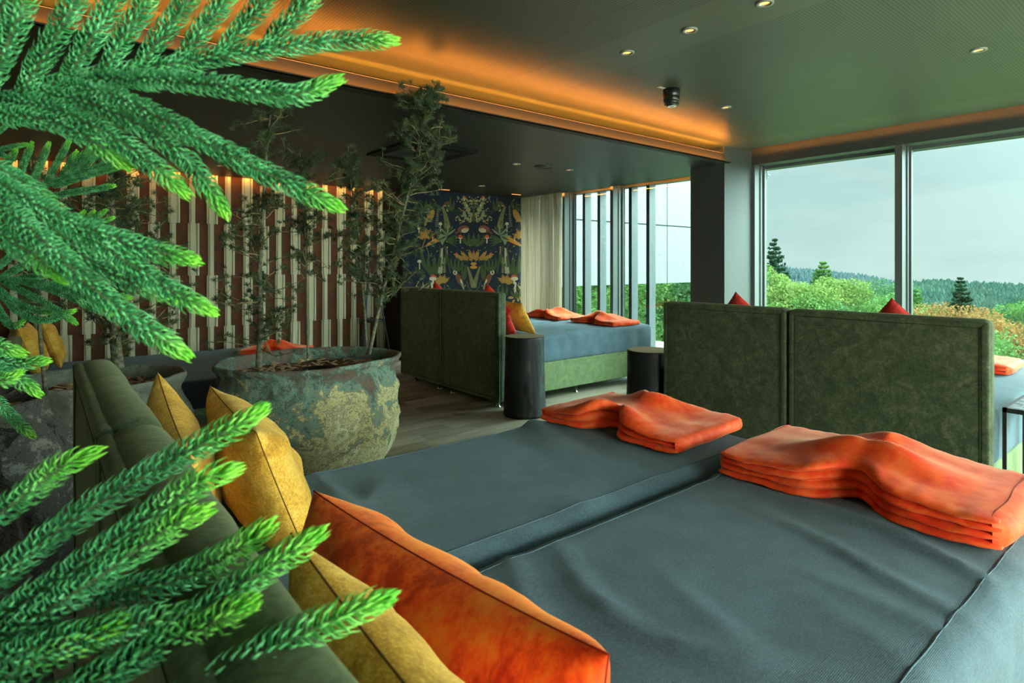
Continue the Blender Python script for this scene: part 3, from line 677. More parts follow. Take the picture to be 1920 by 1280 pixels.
K_rb = ('round', 11, 8.0, 'leaf_bright', 12, .105, 19000); K_con = ('conifer', 15, 7.5, 'leaf_dark', 14, .13, 24000); K_pine = ('round', 14, 9, 'leaf_dark', 17, .16, 5500); K_ru = ('round', 7, 6, 'leaf_rust', 21, .09, 12000)
K_sh = ('round', 7, 6.5, 'leaf_bright', 23, .085, 14000)
for (px, ty, d, k_, lb) in [
    (1452, 450, 55, K_con, 'dark pointed conifer rising beside the left jamb of the big window'),
    (1440, 505, 40, K_birch, 'yellow green birch touching the left jamb of the big window'),
    (1492, 500, 44, K_birch, 'pale yellow green birch at the left of the big window view'),
    (1543, 493, 50, K_br, 'bright green pointed tree left of centre in the big window'),
    (1520, 560, 34, K_sh, 'low bright shrub under the birch, just over the green headboard'),
    (1594, 533, 46, K_mid, 'green round tree right of the pointed tree'),
    (1637, 527, 59, K_mid, 'darker green round tree in front of the wooded hill, left of the mullion'),
    (1665, 560, 42, K_rb, 'bright green tree directly left of the window mullion'),
    (1560, 565, 36, K_mid, 'green foliage low in the middle of the left pane'),
    (1716, 545, 52, K_br, 'slim bright green tree right of the window mullion'),
    (1740, 577, 50, K_sh, 'low bright bush under the slim tree right of the mullion'),
    (1801, 522, 63, K_con, 'lone dark pointed conifer in the right pane'),
    (1775, 572, 36, K_ru, 'rust tinted bush just above the headboard in the right pane'),
    (1852, 560, 109, K_pine, 'left of the two dark distant pines in the right pane'),
    (1884, 562, 113, K_pine, 'right of the two dark distant pines in the right pane'),
    (1835, 590, 55, K_mid, 'green tree below the distant pines'),
    (1916, 566, 50, K_rb, 'bright green tree at the right edge of the photo'),
    (1893, 604, 32, K_ru, 'rust and yellow bush at the right edge of the photo'),
    (1880, 645, 25, K_sh, 'pale green shrub low at the right edge, over the orange throw'),
    (1930, 632, 27, K_sh, 'shrub cut by the right edge of the photo'),
    (1960, 560, 46, K_br, 'green tree just past the right edge'),
    (1050, 490, 38, K_rb, 'bright green tree seen through the sheer curtain'),
    (1100, 485, 33, K_rb, 'bright tree under the white wing, left finned pane'),
    (1150, 488, 34, K_br, 'tree under the white wing behind the mullion'),
    (1195, 485, 29, K_rb, 'bright tree under the white wing, between the right fins'),
    (1240, 483, 31, K_birch, 'yellowish tree under the white wing, right of the fins'),
    (1285, 480, 27, K_mid, 'darker tree under the white wing next to the pillar'),
    (1070, 530, 27, K_sh, 'low bush under the white wing, left of the first fin'), (1125, 528, 26, K_sh, 'low bush under the white wing, between the first fins'), (1215, 532, 25, K_sh, 'low bush under the white wing, behind the right fins'), (1268, 535, 24, K_sh, 'low bush under the white wing, next to the pillar')]:
    plant('conifer_tree' if k_ in (K_con, K_pine) else ('bush' if k_ in (K_ru, K_sh) else 'broadleaf_tree'), px, ty, d, k_, lb, cat='bush' if k_ in (K_ru, K_sh) else 'tree')
def forest(name, crest, d0, d1, zlow, n_, h, mat, label, seed):
    rng = random.Random(seed); V, F = [], []
    def cz(px):
        for (a_, b_) in zip(crest, crest[1:]):
            if a_[0] <= px <= b_[0]: t_ = (px-a_[0])/(b_[0]-a_[0]); return a_[1]*(1-t_)+b_[1]*t_
        return crest[-1][1]
    p0, p1 = crest[0][0], crest[-1][0]; m = 40
    for i in range(m+1):
        px = p0+(p1-p0)*i/m
        for t_ in (0, .33, .66, 1):
            p = at(px, cz(px)+h*.7*FPX/d0, d0); q_ = at(px, 496, d1); z = p.z*(1-t_)+zlow*t_
            V.append((p.x*(1-t_)+q_.x*t_, p.y*(1-t_)+q_.y*t_, z))
    for i in range(m):
        for j in range(3): a_ = i*4+j; F.append((a_, a_+1, a_+5, a_+4))
    for i in range(n_):
        px = rng.uniform(p0, p1); t_ = rng.random()**1.3; p = at(px, cz(px)+h*.7*FPX/d0, d0); q_ = at(px, 496, d1)
        x, y, z = p.x*(1-t_)+q_.x*t_, p.y*(1-t_)+q_.y*t_, p.z*(1-t_)+zlow*t_
        hh = h*rng.uniform(.55, 1.15); r_ = hh*rng.uniform(.28, .5); k_ = len(V)
        for (zz, rr_) in ((0, r_), (hh*.45, r_*.75)):
            for c_ in range(5): V.append((x+rr_*math.cos(c_*1.257+px), y+rr_*math.sin(c_*1.257+px), z+zz))
        V.append((x, y, z+hh))
        for c_ in range(5): F.append((k_+c_, k_+(c_+1) % 5, k_+5+(c_+1) % 5, k_+5+c_)); F.append((k_+5+c_, k_+5+(c_+1) % 5, k_+10))
    tag(obj(name, (V, F), M[mat]), label, 'forest', kind='stuff')
forest('far_forest_hill', [(1300, 488), (1440, 497), (1500, 503), (1560, 508), (1620, 515), (1680, 526), (1760, 534), (1920, 540), (2300, 548)], 420, 300, -24, 9000, 3.4, 'hill', 'distant wooded ridge tinted blue green for haze, sloping down to the right', 1)
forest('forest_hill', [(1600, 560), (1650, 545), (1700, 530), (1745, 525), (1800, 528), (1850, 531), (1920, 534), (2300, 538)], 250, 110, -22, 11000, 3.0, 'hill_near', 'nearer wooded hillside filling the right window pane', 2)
# ================================================================ BEDS
def wrinkle(seed, amp, zt, ang=.9, sc=5.0, only=None):
    ca, sa = math.cos(ang), math.sin(ang)
    def fn(q_, n_):
        if n_.z < .2: 
            w = mnoise.noise(Vector((q_.x*6+seed, q_.y*6, q_.z*2)))*amp*.6
            return q_+Vector((0, n_.y, 0))*w
        u, v = q_.x*ca+q_.y*sa, -q_.x*sa+q_.y*ca
        a_ = mnoise.noise(Vector((u*sc*.28+seed, v*sc, seed))); b_ = mnoise.noise(Vector((u*sc*.5+seed+9, v*sc*2.1, seed)))
        m_ = max(0, mnoise.noise(Vector((q_.x*1.5+seed*2, q_.y*1.5, 3)))+.25)
        ridge = (1-abs(a_)*4)**2 if abs(a_) < .25 else 0
        return q_+Vector((0, 0, amp*(ridge*m_*1.6+b_*.5*m_)))
    return fn
def bed(label, x0, y0, W_, L_, split, zt=.70, hb=1.18, hz=.06, fine=False, seed=1, amp=.004, ang=.9, mm='mattress', hbthick=.10, mth=.30, legs=True, panels=True, mlen0=0, mstep=.07):
    t = thing('bed', (x0, y0, 0), label, 'bed', 'double beds with green headboards')
    hx = hbthick
    if panels:
        for (a0, a1) in ((0, split-y0-.003), (split-y0+.003, W_)):
            def cr(q_, n_): return q_+n_*(.0030*mnoise.noise(q_*9+Vector((seed, a0, 0)))+.0012*mnoise.noise(Vector((q_.x*4, q_.y*30, q_.z*4))))
            o = obj('headboard', roundbox(-.004, hx, a0, a1, hz, hb, .042, .05 if fine else .12, cr), M['velvet'], t, True)
            i_ = .045
            bd = join(roundbox(-.009, .02, a0+.004, a0+i_, hz+.01, hb-.012, .013, .1), roundbox(-.009, .02, a1-i_, a1-.004, hz+.01, hb-.012, .013, .1),
                      roundbox(-.009, .02, a0+.012, a1-.012, hb-i_, hb-.008, .013, .1), roundbox(-.009, .02, a0+.012, a1-.012, hz+.006, hz+i_, .013, .1))
            obj('border_roll', bd, M['velvet'], o, True)
            e_ = -.0035; y_, Y_, z_, Z_ = a0+i_, a1-i_, hz+i_, hb-i_
            sm = join(tube([(e_-.001, y_, z_), (e_-.001, Y_, z_), (e_-.001, Y_, Z_), (e_-.001, y_, Z_), (e_-.001, y_, z_)], .0035, 6),
                      tube([(-.0085, Y_, Z_), (-.0085, a1-.012, hb-.014)], .0015, 5), tube([(-.0085, y_, Z_), (-.0085, a0+.012, hb-.014)], .0015, 5))
            obj('seam', sm, M['seam_green'], o, True)
    xl = hx+mlen0
    for i, (a0, a1) in enumerate(((0, split-y0), (split-y0, W_))):
        st_ = .028 if fine else mstep
        r_ = .075 if fine else .05
        o = obj('mattress', roundbox(xl+.002, xl+L_, a0+.002, a1-.002, zt-mth, zt, r_, st_, wrinkle(seed+i*3.3, amp, zt, ang), .08), M[mm], t, True)
        wf = wrinkle(seed+i*3.3, amp, zt, ang); off = Vector((0, 0, .0006)); r2 = r_*.92
        def ln(pts): return tube([wf(Vector(p), Vector((0, 0, 1)))+off for p in pts], .0016, 5)
        n_ = 40
        sm = join(ln([(xl+r2+(L_-2*r2)*k_/n_, a0+r2, zt) for k_ in range(n_+1)]), ln([(xl+r2+(L_-2*r2)*k_/n_, a1-r2, zt) for k_ in range(n_+1)]), ln([(xl+L_-r2, a0+r2+(a1-a0-2*r2)*k_/n_, zt) for k_ in range(n_+1)]))
        if fine: obj('seam', sm, M['mattress'], o, True)
    obj('base', roundbox(xl, xl+L_-.02, .012, W_-.012, .09, zt-mth+.006, .018, .3), M['velvet_side'], t, True)
    if legs:
        for (lx, ly) in [(.05, .09), (.05, split-y0-.15), (.05, split-y0+.13), (.05, W_-.3), (L_, .12), (L_, W_-.12), (L_*.5, .10), (.17, .06)]:
            obj('leg', lathe([(0, 0), (.030, 0), (.030, .008), (.019, .014), (.019, .10), (0, .10)], 18), M['chrome'], t, True, loc=(lx, ly, 0))
    return t
bed('bed in the foreground with its green headboard at the lower left and slate blue mattresses', .085, .32, 1.86, 2.30, 1.25, fine=True, seed=2.2, amp=.018, ang=1.35)
bed('middle bed seen from behind, its wide green headboard in front of the view windows', 3.78, .80, 2.02, 2.33, 1.846, seed=5.1, amp=.004, ang=.1)
bed('bed at the back beside the curtain, seen past its green headboard near the wallpaper', 3.62, 4.70, 2.08, 2.36, 5.79, seed=8.4, amp=.022, ang=.25, mstep=.035)
t = thing('daybed', (-.22, 6.31, 0), 'low dark grey daybed along the slatted wall behind the planters', 'daybed')
obj('mattress', roundbox(.10, 3.06, 0, 2.2, .06, .345, .05, .1, wrinkle(3, .003, .345)), M['mattress_dark'], t, True)
obj('base', box(.12, 3.02, .03, 2.17, 0, .07), M['velvet_side'], t)
obj('headboard', roundbox(-.02, .09, 0, 2.2, 0, .80, .03, .2), M['velvet'], t, True)

# ================================================================ CUSHIONS
def cushion(TL, TR, down, hgt, thick, mat, seam, label, group=None, name='cushion', seed=0, n_=34, sag=.09, diamond=False, w=None, pipe=.0014):
    """TL, TR: the two top corners; down: direction from the top edge to the bottom one"""
    TL, TR, down = Vector(TL), Vector(TR), Vector(down).normalized()
    ux = (TR-TL); wd = w or ux.length; ux.normalize(); uy = -(down-ux*down.dot(ux)).normalized(); uz = ux.cross(uy)
    c = (TL+TR)/2-uy*hgt/2
    if diamond:
        a_ = math.radians(45); ux, uy = ux*math.cos(a_)+uy*math.sin(a_), -ux*math.sin(a_)+uy*math.cos(a_); c = (TL+TR)/2-Vector((0, 0, 0)); uz = ux.cross(uy)
        if diamond: c = Vector(TL)+down*hgt*.70; wd = hgt
    def P(u, v, s_):
        x = u*(1-sag*(1-v*v)**.9)*wd/2; y = v*(1-sag*(1-u*u)**.9)*hgt/2
        e_ = max(0, (1-u**4))*max(0, (1-v**4)); e2 = max(0, 1-u*u)*max(0, 1-v*v)
        z = s_*thick/2*(.55*e_**.5+.45*e2**.75)
        wr = mnoise.noise(Vector((u*2.4+seed, v*2.4-seed, s_*3)))*.10+mnoise.noise(Vector((u*7+seed, v*3, s_)))*.035
        rad = math.sin(9*math.atan2(v, u)+seed)*.05*max(0, (u*u+v*v)-.35)
        z += thick*(wr+rad*.5)*e_**.5
        return Vector((x, y, z))
    V, F, ix = [], [], {}
    for s_ in (1, -1):
        for i in range(n_+1):
            for j in range(n_+1):
                # denser near the edges
                u, v = math.sin((i/n_-.5)*PI), math.sin((j/n_-.5)*PI)
                ed = i in (0, n_) or j in (0, n_)
                k_ = (i, j, 0 if ed else s_)
                if k_ not in ix: ix[k_] = len(V); V.append(P(u, v, s_))
        for i in range(n_):
            for j in range(n_):
                q_ = [ix[(a_, b_, 0 if a_ in (0, n_) or b_ in (0, n_) else s_)] for a_, b_ in ((i, j), (i+1, j), (i+1, j+1), (i, j+1))]
                F.append(tuple(q_ if s_ > 0 else reversed(q_)))
    o = obj(name, (V, F), mat, None, True); tag(o, label, 'cushion', group)
    mt = Matrix((ux, uy, uz)).transposed().to_4x4(); mt.translation = c; o.matrix_world = mt
    R_ = []
    for k_ in range(4*24):
        s_, f_ = divmod(k_, 24); f_ = f_/24*2-1; u, v = [(f_, -1), (1, f_), (-f_, 1), (-1, -f_)][s_]; R_.append(P(u, v, 1))
    R_.append(R_[0]); obj('piping', tube(R_, pipe, 6), seam, o, True)
    return o
G = 'mustard cushions on the foreground bed'
cushion((.27, 1.52, 1.02), (.285, 2.12, 1.13), (.10, 0, -1), .44, .17, M['mustard'], M['seam_mustard'], 'mustard cushion squeezed against the green headboard, its pointed corner nearest the planters', G, seed=1, sag=.13)
cushion((.41, 1.50, 1.055), (.43, 2.10, 1.07), (.30, 0, -.8), .43, .20, M['mustard'], M['seam_mustard'], 'plump mustard cushion at the middle of the headboard touching the orange cushion', G, seed=4, sag=.10)
cushion((.245, .12, 1.10), (.25, .76, 1.12), (.22, 0, -.9), .46, .18, M['mustard'], M['seam_mustard'], 'coarse mustard cushion at the bottom edge behind the orange velvet cushion', G, seed=9, sag=.09)
cushion((.470, .42, 1.050), (.385, 1.05, 1.055), (.05, 0, -1), .42, .25, M['velvet_orange'], M['seam_orange'], 'large burnt orange velvet cushion in the foreground with a raised seam', None, seed=6, sag=.055, n_=44)
red = a = N('red_velvet'); n1 = a.noise(14, 4, .6, dist=1); M['red'] = a.pbr(a.ramp(n1, [(.4, (.36, .008, .004)), (.6, (.72, .03, .012))]), .6, sheen=.5, sheen_col=(1, .3, .2))
M['seam_red'] = plain('red_seam', (.2, .005, .003), .8)
for (x, y, z, lb) in [(3.97, 2.32, 1.262, 'red cushion standing on its corner behind the middle headboard, in front of the pillar'), (3.97, 1.31, 1.262, 'red cushion standing on its corner behind the middle headboard, in front of the window mullion'),
                      (3.80, 6.25, 1.262, 'red cushion tip over the far headboard, left one nearest the cedar'), (3.80, 5.17, 1.262, 'red cushion tip over the far headboard, right one')]:
    cushion((x, y, z), (x, y+.1, z), (.30, 0, -.85), .44, .15, M['red'], M['seam_red'], lb, 'red cushions standing on a corner', seed=x+y, sag=.07, n_=20, diamond=True)
cushion((3.86, 4.86, .95), (3.86, 5.26, .96), (.42, 0, -.8), .31, .12, M['red'], M['seam_red'], 'red cushion lying against the far headboard behind the charred stump', None, seed=3, n_=20)
cushion((4.03, 4.84, 1.05), (4.02, 5.32, 1.07), (.50, 0, -.8), .42, .14, M['mustard'], M['seam_mustard'], 'yellow cushion leaning beside the red one on the back bed', None, seed=5, n_=24)
cushion((0.0, 7.70, .90), (0.02, 8.28, .88), (.30, 0, -.9), .54, .18, M['mustard'], M['seam_mustard'], 'dark mustard cushion on the low daybed, right one of two behind the pine', 'cushions on the low daybed', seed=7, n_=24)
cushion((-.17, 7.10, .88), (-.10, 7.62, .89), (.30, 0, -.9), .52, .18, M['mustard'], M['seam_mustard'], 'dark mustard cushion on the low daybed cut by the left edge of the photo', 'cushions on the low daybed', seed=8, n_=24)

# ================================================================ FOLDED THROWS
def throw(loc_, rz, Ly, Lx, layers, tl, u0, pin, pinb, label, seed=0, nu=84, ns=30, bulge=.045, ridge=.016):
    """plush throw folded to a strip and gathered at u0, lying on the mattress; local y runs along the strip, -x is its front edge"""
    V, F = [], []; rng = random.Random(seed)
    for l_ in range(layers):
        fr = (l_+1)/layers; off = rng.uniform(-.008, .008); ph = rng.uniform(0, 6); inset = .006*(l_ % 2)
        k0 = len(V)
        for i in range(nu+1):
            u = -1+2*i/nu; u = .35*u+.65*math.sin(u*PI/2)
            g = math.exp(-((u-u0)/.20)**2); gb = math.exp(-((u-u0-.05)/.30)**2); gw = math.exp(-((u-u0)/.42)**2)
            xa = -Lx/2+pin*g+off+inset+.006*math.sin(u*7+ph)+.05*max(0, -u-.2)*.5; xb = Lx/2-pinb*gb+.008*math.sin(u*5+ph*2)
            endr = (max(0, 1-abs(u)**22))**.5; xa += .018*abs(u)**14; xb -= .018*abs(u)**14
            y = u*Ly/2*(1-.012*(l_ % 2))
            top, bot = [], []
            for j in range(ns+1):
                s_ = -1+2*j/ns; s2 = math.sin(s_*PI/2)
                x = xa+(xb-xa)*(s2+1)/2
                hw = (max(0, 1-abs(s2)**10))**.5
                # folds converging on the gathered middle
                du = abs(u-u0); w_ = (x-(-Lx/2+pin*.9+.05))/(.15+.20*du)
                fo = (.5+.5*math.cos(min(w_, 2.6)*3.6+seed*1.7+1.2*mnoise.noise(Vector((u*1.6, x*4, seed)))))**2.0*math.exp(-((du-.18)/.40)**2)
                b_ = bulge*gw*(1-(.5*(s2-.1))**2)+ridge*fo*2.9*max(.15, 1-max(0, s2)**2)+.006*mnoise.noise(Vector((u*3+seed, x*9, 1)))
                lift = b_*fr**1.4
                z0_ = l_*tl+lift*.96*(l_/max(1, layers)); z1_ = (l_+1)*tl+lift
                zm = (z0_+z1_)/2+(.0012*math.sin(u*17+ph)+.0008*math.sin(u*41+ph))*(1 if abs(s2) > .8 else .3)
                th = (z1_-z0_)/2*1.16
                top.append((x, y, max(.001, zm+th*hw*endr))); bot.append((x, y, max(.0005, zm-th*hw*endr)))
            V.extend(top+bot[::-1][1:-1])
        m_ = 2*ns
        for i in range(nu):
            for k_ in range(m_): F.append((k0+i*m_+k_, k0+i*m_+(k_+1) % m_, k0+(i+1)*m_+(k_+1) % m_, k0+(i+1)*m_+k_))
        F.append(tuple(k0+k_ for k_ in range(m_))); F.append(tuple(k0+nu*m_+k_ for k_ in reversed(range(m_))))
    # the rolled fold that closes each end
    for (ue, rr) in ((-1, 1.0), (1, .7)):
        k0 = len(V); hgt = layers*tl; nA = 14; x0_ = -Lx/2+(.040 if ue < 0 else .012); x1_ = Lx/2-.004
        for i in range(31):
            x = x0_+(x1_-x0_)*i/30; e_ = (1-abs(2*i/30-1)**10)**.5*.96+.04; wv = .004*math.sin(x*22+seed)
            for k_ in range(nA+1):
                a_ = -PI/2+PI*k_/nA; V.append((x, ue*(Ly/2-.02)+ue*(math.cos(a_)*hgt*.55*rr*e_+wv), max(.0005, hgt*.5+math.sin(a_)*hgt*.52*(.85+.15*e_))))
        for i in range(30):
            for k_ in range(nA): F.append((k0+i*(nA+1)+k_, k0+i*(nA+1)+k_+1, k0+(i+1)*(nA+1)+k_+1, k0+(i+1)*(nA+1)+k_))
        F.append(tuple(k0+k_ for k_ in range(nA+1))); F.append(tuple(k0+30*(nA+1)+k_ for k_ in reversed(range(nA+1))))
    o = obj('folded_throw', (V, F), M['plush'], None, True, loc=loc_); o.rotation_euler = (0, 0, rz)
    return tag(o, label, 'blanket', 'orange plush throws')
zt = .704
throw((2.215, 1.80, zt), .05, .76, .58, 3, .019, .02, .15, .05, 'bright orange folded throw pinched in the middle on the far foreground mattress', 1, nu=110, ns=40)
throw((2.20, .80, zt), .03, .80, .56, 4, .022, -.05, .13, .03, 'orange folded throw in four thick layers on the near foreground mattress', 3, nu=120, ns=44, bulge=.05)
throw((5.72, 6.15, zt+.004), -.12, .80, .50, 3, .018, .05, .14, .06, 'orange throw on the back bed, far one by the curtain', 5, nu=60, ns=24, bulge=.06)
o_ = throw((5.70, 5.18, zt+.004), -.10, .82, .50, 3, .018, .1, .14, .06, 'orange throw on the back bed, near one with a small white tag', 7, nu=60, ns=24, bulge=.06)
obj('care_tag', box(-.24, -.205, -.33, -.30, .058, .062), plain('white_tag', (.75, .75, .72), .6), o_)
throw((5.35, 1.42, zt), .05, .84, .52, 3, .024, 0, .14, .04, 'orange throw at the right edge of the photo, on the middle bed behind its headboard', 9, nu=60, ns=24, bulge=.06)
throw((2.35, 7.72, .35), .9, .80, .50, 3, .018, 0, .14, .06, 'red orange throw on the low dark daybed behind the big round planter', 11, nu=60, ns=24, bulge=.07)

# ================================================================ PLANTERS
def planter(label, x, y, prof, mat, soil_r, soil_z, seed, dent=.010, ell=1.0, n_=150, bumps=.0, inner='terracotta', tilt=0, mulch=True):
    t = thing('planter', (x, y, 0), label, 'planter', None)
    # resample the profile finely
    P_ = []
    for a_, b_ in zip(prof, prof[1:]):
        m_ = max(1, int(math.hypot(b_[0]-a_[0], b_[1]-a_[1])/.012))
        P_ += [(a_[0]+(b_[0]-a_[0])*k_/m_, a_[1]+(b_[1]-a_[1])*k_/m_) for k_ in range(m_)]
    P_.append(prof[-1])
    for _ in range(2): P_ = [P_[0]]+[((P_[i-1][0]+2*P_[i][0]+P_[i+1][0])/4, (P_[i-1][1]+2*P_[i][1]+P_[i+1][1])/4) for i in range(1, len(P_)-1)]+[P_[-1]]
    def fn(v, a_, r, z):
        q_ = Vector(v)
        d_ = mnoise.noise(q_*3.2+Vector((seed, 0, 0)))*dent*1.6+mnoise.noise(q_*9+Vector((0, seed, 0)))*dent*.7
        rg = mnoise.noise(q_*18+Vector((seed, seed, 0))); d_ += max(0, rg)*dent*.9
        if bumps: d_ += bumps*max(0, mnoise.noise(q_*30+Vector((seed, 0, 3))))**1.5
        s_ = (r+d_)/max(r, 1e-6)
        return (q_.x*s_, q_.y*s_*ell, z+mnoise.noise(Vector((q_.x*2, q_.y*2, seed)))*dent*.8*(z/.8)+tilt*q_.x*(z/.8))
    obj('body', lathe(P_, n_, fn), M[mat], t, True)
    if mulch:
        def sf(v): return (v[0], v[1], v[2]+.018*mnoise.noise(Vector((v[0]*7, v[1]*7, seed)))+.006*mnoise.noise(Vector((v[0]*40, v[1]*40, 1))))
        o = obj('mulch', disc(soil_r, soil_z, 60, 24, sf, ell), M['mulch'], t, True)
        rng = random.Random(int(seed)); C_ = []
        for k_ in range(170):
            a_, r_ = rng.uniform(0, 6.28), soil_r*.96*math.sqrt(rng.random()); cx_, cy_ = r_*math.cos(a_), r_*math.sin(a_)*ell; l_, w_ = rng.uniform(.015, .045), rng.uniform(.006, .013); b_ = rng.uniform(0, 6.28)
            ca, sa = math.cos(b_), math.sin(b_); h_ = soil_z+.006+rng.uniform(0, .014); tz = rng.uniform(-.012, .012)
            q_ = [(cx_+ca*l_*p-sa*w_*s_, cy_+sa*l_*p+ca*w_*s_, h_+tz*p) for p, s_ in ((-1, -1), (1, -1), (1, 1), (-1, 1))]
            q2 = [(p[0], p[1], p[2]-.004) for p in q_]; C_.append((q_+q2, [(0, 1, 2, 3), (7, 6, 5, 4), (0, 4, 5, 1), (1, 5, 6, 2), (2, 6, 7, 3), (3, 7, 4, 0)]))
        tag(obj('bark_chips', join(*C_), M['chip'], t), kind='stuff')
    return t
P1 = at(590, 672, 4.35)
pl1 = planter('big round weathered planter with yellow and teal glaze in the centre behind the bed', 1.545, 4.27,
    [(.30, 0), (.52, .0), (.57, .03), (.61, .12), (.632, .25), (.645, .345), (.660, .360), (.645, .38), (.645, .46), (.648, .535), (.664, .552), (.640, .575), (.615, .63), (.598, .69), (.612, .73), (.640, .755), (.650, .775), (.640, .79), (.612, .785), (.590, .75), (.575, .68), (.56, .6)],
    'pot_lichen', .572, .685, 3.0, .020, .86, 260, .016)
pl2 = planter('grey green glazed planter half hidden behind the foreground headboard', .27, 4.36,
    [(.25, 0), (.40, 0), (.47, .10), (.52, .28), (.52, .42), (.49, .56), (.445, .66), (.44, .70), (.47, .75), (.492, .775), (.48, .795), (.452, .785), (.43, .74), (.42, .68), (.41, .58)],
    'pot_grey', .415, .69, 6.0, .024, .95, 160, .004)
pl3 = planter('pitted dark stone jar at the left edge under the small pine', -.28, 3.30,
    [(.20, 0), (.30, 0), (.38, .15), (.43, .38), (.43, .55), (.40, .70), (.34, .80), (.30, .86), (.315, .905), (.30, .915), (.27, .90), (.26, .82), (.25, .75)],
    'pot_dark', .255, .83, 9.0, .012, 1.0, 140, .02)
pl4 = planter('rough dark round jar at the lower left behind the pine branches', -.30, 2.28,
    [(.15, 0), (.26, 0), (.32, .14), (.345, .36), (.345, .52), (.32, .66), (.27, .77), (.22, .83), (.20, .87), (.215, .90), (.20, .905), (.18, .88), (.17, .80)],
    'pot_dark', .175, .84, 12.0, .014, 1.0, 130, .016)
ctr = thing('watering_saucer', (1.56, 4.14, .70), 'black plastic saucer lying on the bark chips in the big planter', 'saucer')
obj('dish', lathe([(0, 0), (.12, 0), (.14, .018), (.145, .018), (.125, -.004), (0, -.004)], 36), M['black'], ctr, True)

# ================================================================ CEDARS
def spline(P_, n_):
    P_ = [Vector(p) for p in P_]; Q = [P_[0]*2-P_[1]]+P_+[P_[-1]*2-P_[-2]]; out = []
    for i in range(1, len(Q)-2):
        for k_ in range(n_):
            t_ = k_/n_; a_, b_, c_, d_ = Q[i-1], Q[i], Q[i+1], Q[i+2]
            out.append(.5*((2*b_)+(c_-a_)*t_+(2*a_-5*b_+4*c_-d_)*t_*t_+(3*b_-a_-3*c_+d_)*t_**3))
    out.append(P_[-1]); return out
def cedar(label, pts, r0, r1, nb, blen, seed, dens=1.0, lo=.18, name='cedar_tree', tuft=.033, group='cedars growing in the planters', side=None):
    rng = random.Random(seed); base = Vector(pts[0]); tr = spline([Vector(p)-base for p in pts], 10); n_ = len(tr)
    t = thing(name, base, label, 'tree', group)
    obj('trunk', tube(tr, [r0+(r1-r0)*i/(n_-1) for i in range(n_)], 9), M['bark'], t, True)
    TW, NV, NF = [], [], []
    def needles(c_, ax, m_):
        for _ in range(m_):
            d_ = Vector((rng.gauss(0, 1), rng.gauss(0, 1), rng.gauss(0, 1))).normalized()+ax*.8; d_.normalize()
            s_ = d_.orthogonal().normalized()*.0013; l_ = tuft*rng.uniform(.75, 1.15); k_ = len(NV); s2 = d_.cross(s_)
            NV.extend([c_+s_, c_-s_*.5+s2*.86, c_-s_*.5-s2*.86, c_+d_*l_*.7+s_*.8, c_+d_*l_*.7-s_*.4+s2*.7, c_+d_*l_*.7-s_*.4-s2*.7, c_+d_*l_])
            for a_, b_ in ((0, 1), (1, 2), (2, 0)): NF.append((k_+a_, k_+b_, k_+b_+3, k_+a_+3)); NF.append((k_+a_+3, k_+b_+3, k_+6))
    for b_ in range(nb):
        f_ = lo+(1-lo)*((b_+rng.random())/nb); i = min(n_-2, int(f_*(n_-1))); p = tr[i]; az = rng.uniform(0, 6.28)
        if side is not None and rng.random() < .5: az = side+rng.uniform(-.9, .9)
        L_ = blen*(1.15-.75*f_)*rng.uniform(.45, 1.15)+.03; el = rng.uniform(-.25, .55); d_ = Vector((math.cos(az)*math.cos(el), math.sin(az)*math.cos(el), math.sin(el)))
        br = [p]; m_ = 7
        for k_ in range(m_):
            d_ = (d_+Vector((rng.gauss(0, .22), rng.gauss(0, .22), rng.gauss(.03, .16)))).normalized(); br.append(br[-1]+d_*L_/m_)
        TW.append(tube(br, [.0048-.0032*k_/m_ for k_ in range(m_+1)], 5, False))
        for k_ in range(1, m_+1):
            if rng.random() < .55*dens or k_ == m_: needles(br[k_]+Vector((rng.gauss(0, .006),)*3), Vector((0, 0, .8)), 34)
            if rng.random() < .5:
                sd = (d_.cross(Vector((rng.gauss(0, 1), rng.gauss(0, 1), rng.gauss(0, 1))))).normalized(); q_ = br[k_]+sd*L_*rng.uniform(.12, .3)+Vector((0, 0, .01))
                TW.append(tube([br[k_], (br[k_]+q_)/2+Vector((0, 0, .006)), q_], [.0025, .002, .0012], 4, False))
                if rng.random() < dens: needles(q_, Vector((0, 0, .8)), 32)
                if rng.random() < dens*.35: needles((br[k_]+q_)/2, Vector((0, 0, .8)), 28)
    for k_ in range(int(nb*.9*dens)):
        i = int(rng.uniform(lo, 1)*(n_-1)); needles(tr[i]+Vector((rng.gauss(0, .012), rng.gauss(0, .012), 0)), Vector((0, 0, .5)), 26)
    obj('twigs', join(*TW), M['twig'], t, True); obj('needles', (NV, NF), M['needle'], t, True)
    return t
def path(L_, base_z=None):
    P_ = [at(*p) for p in L_]
    if base_z is not None: P_[0].z = base_z
    return P_
RV = -YAW   # azimuth of image right
cedar('cedar with a straight bluish trunk in the left of the big planter', path([(485, 688, 4.02), (489, 600, 4.05), (487, 510, 4.08), (493, 400, 4.1), (500, 280, 4.1), (510, 190, 4.12), (514, 125, 4.12)]), .021, .004, 74, .34, 1, 1.0, .07)
cedar('slender sparse cedar in the middle of the big planter', path([(577, 672, 4.5), (576, 600, 4.5), (574, 500, 4.52), (570, 410, 4.55), (566, 330, 4.55), (590, 300, 4.55)]), .008, .003, 44, .30, 2, .8, .38)
cedar('thin cedar at the right of the big planter, left of the leaning one', path([(688, 664, 4.42), (684, 590, 4.4), (676, 500, 4.4), (668, 410, 4.42), (655, 330, 4.45), (648, 310, 4.45)]), .010, .003, 52, .27, 3, 1.0, .34)
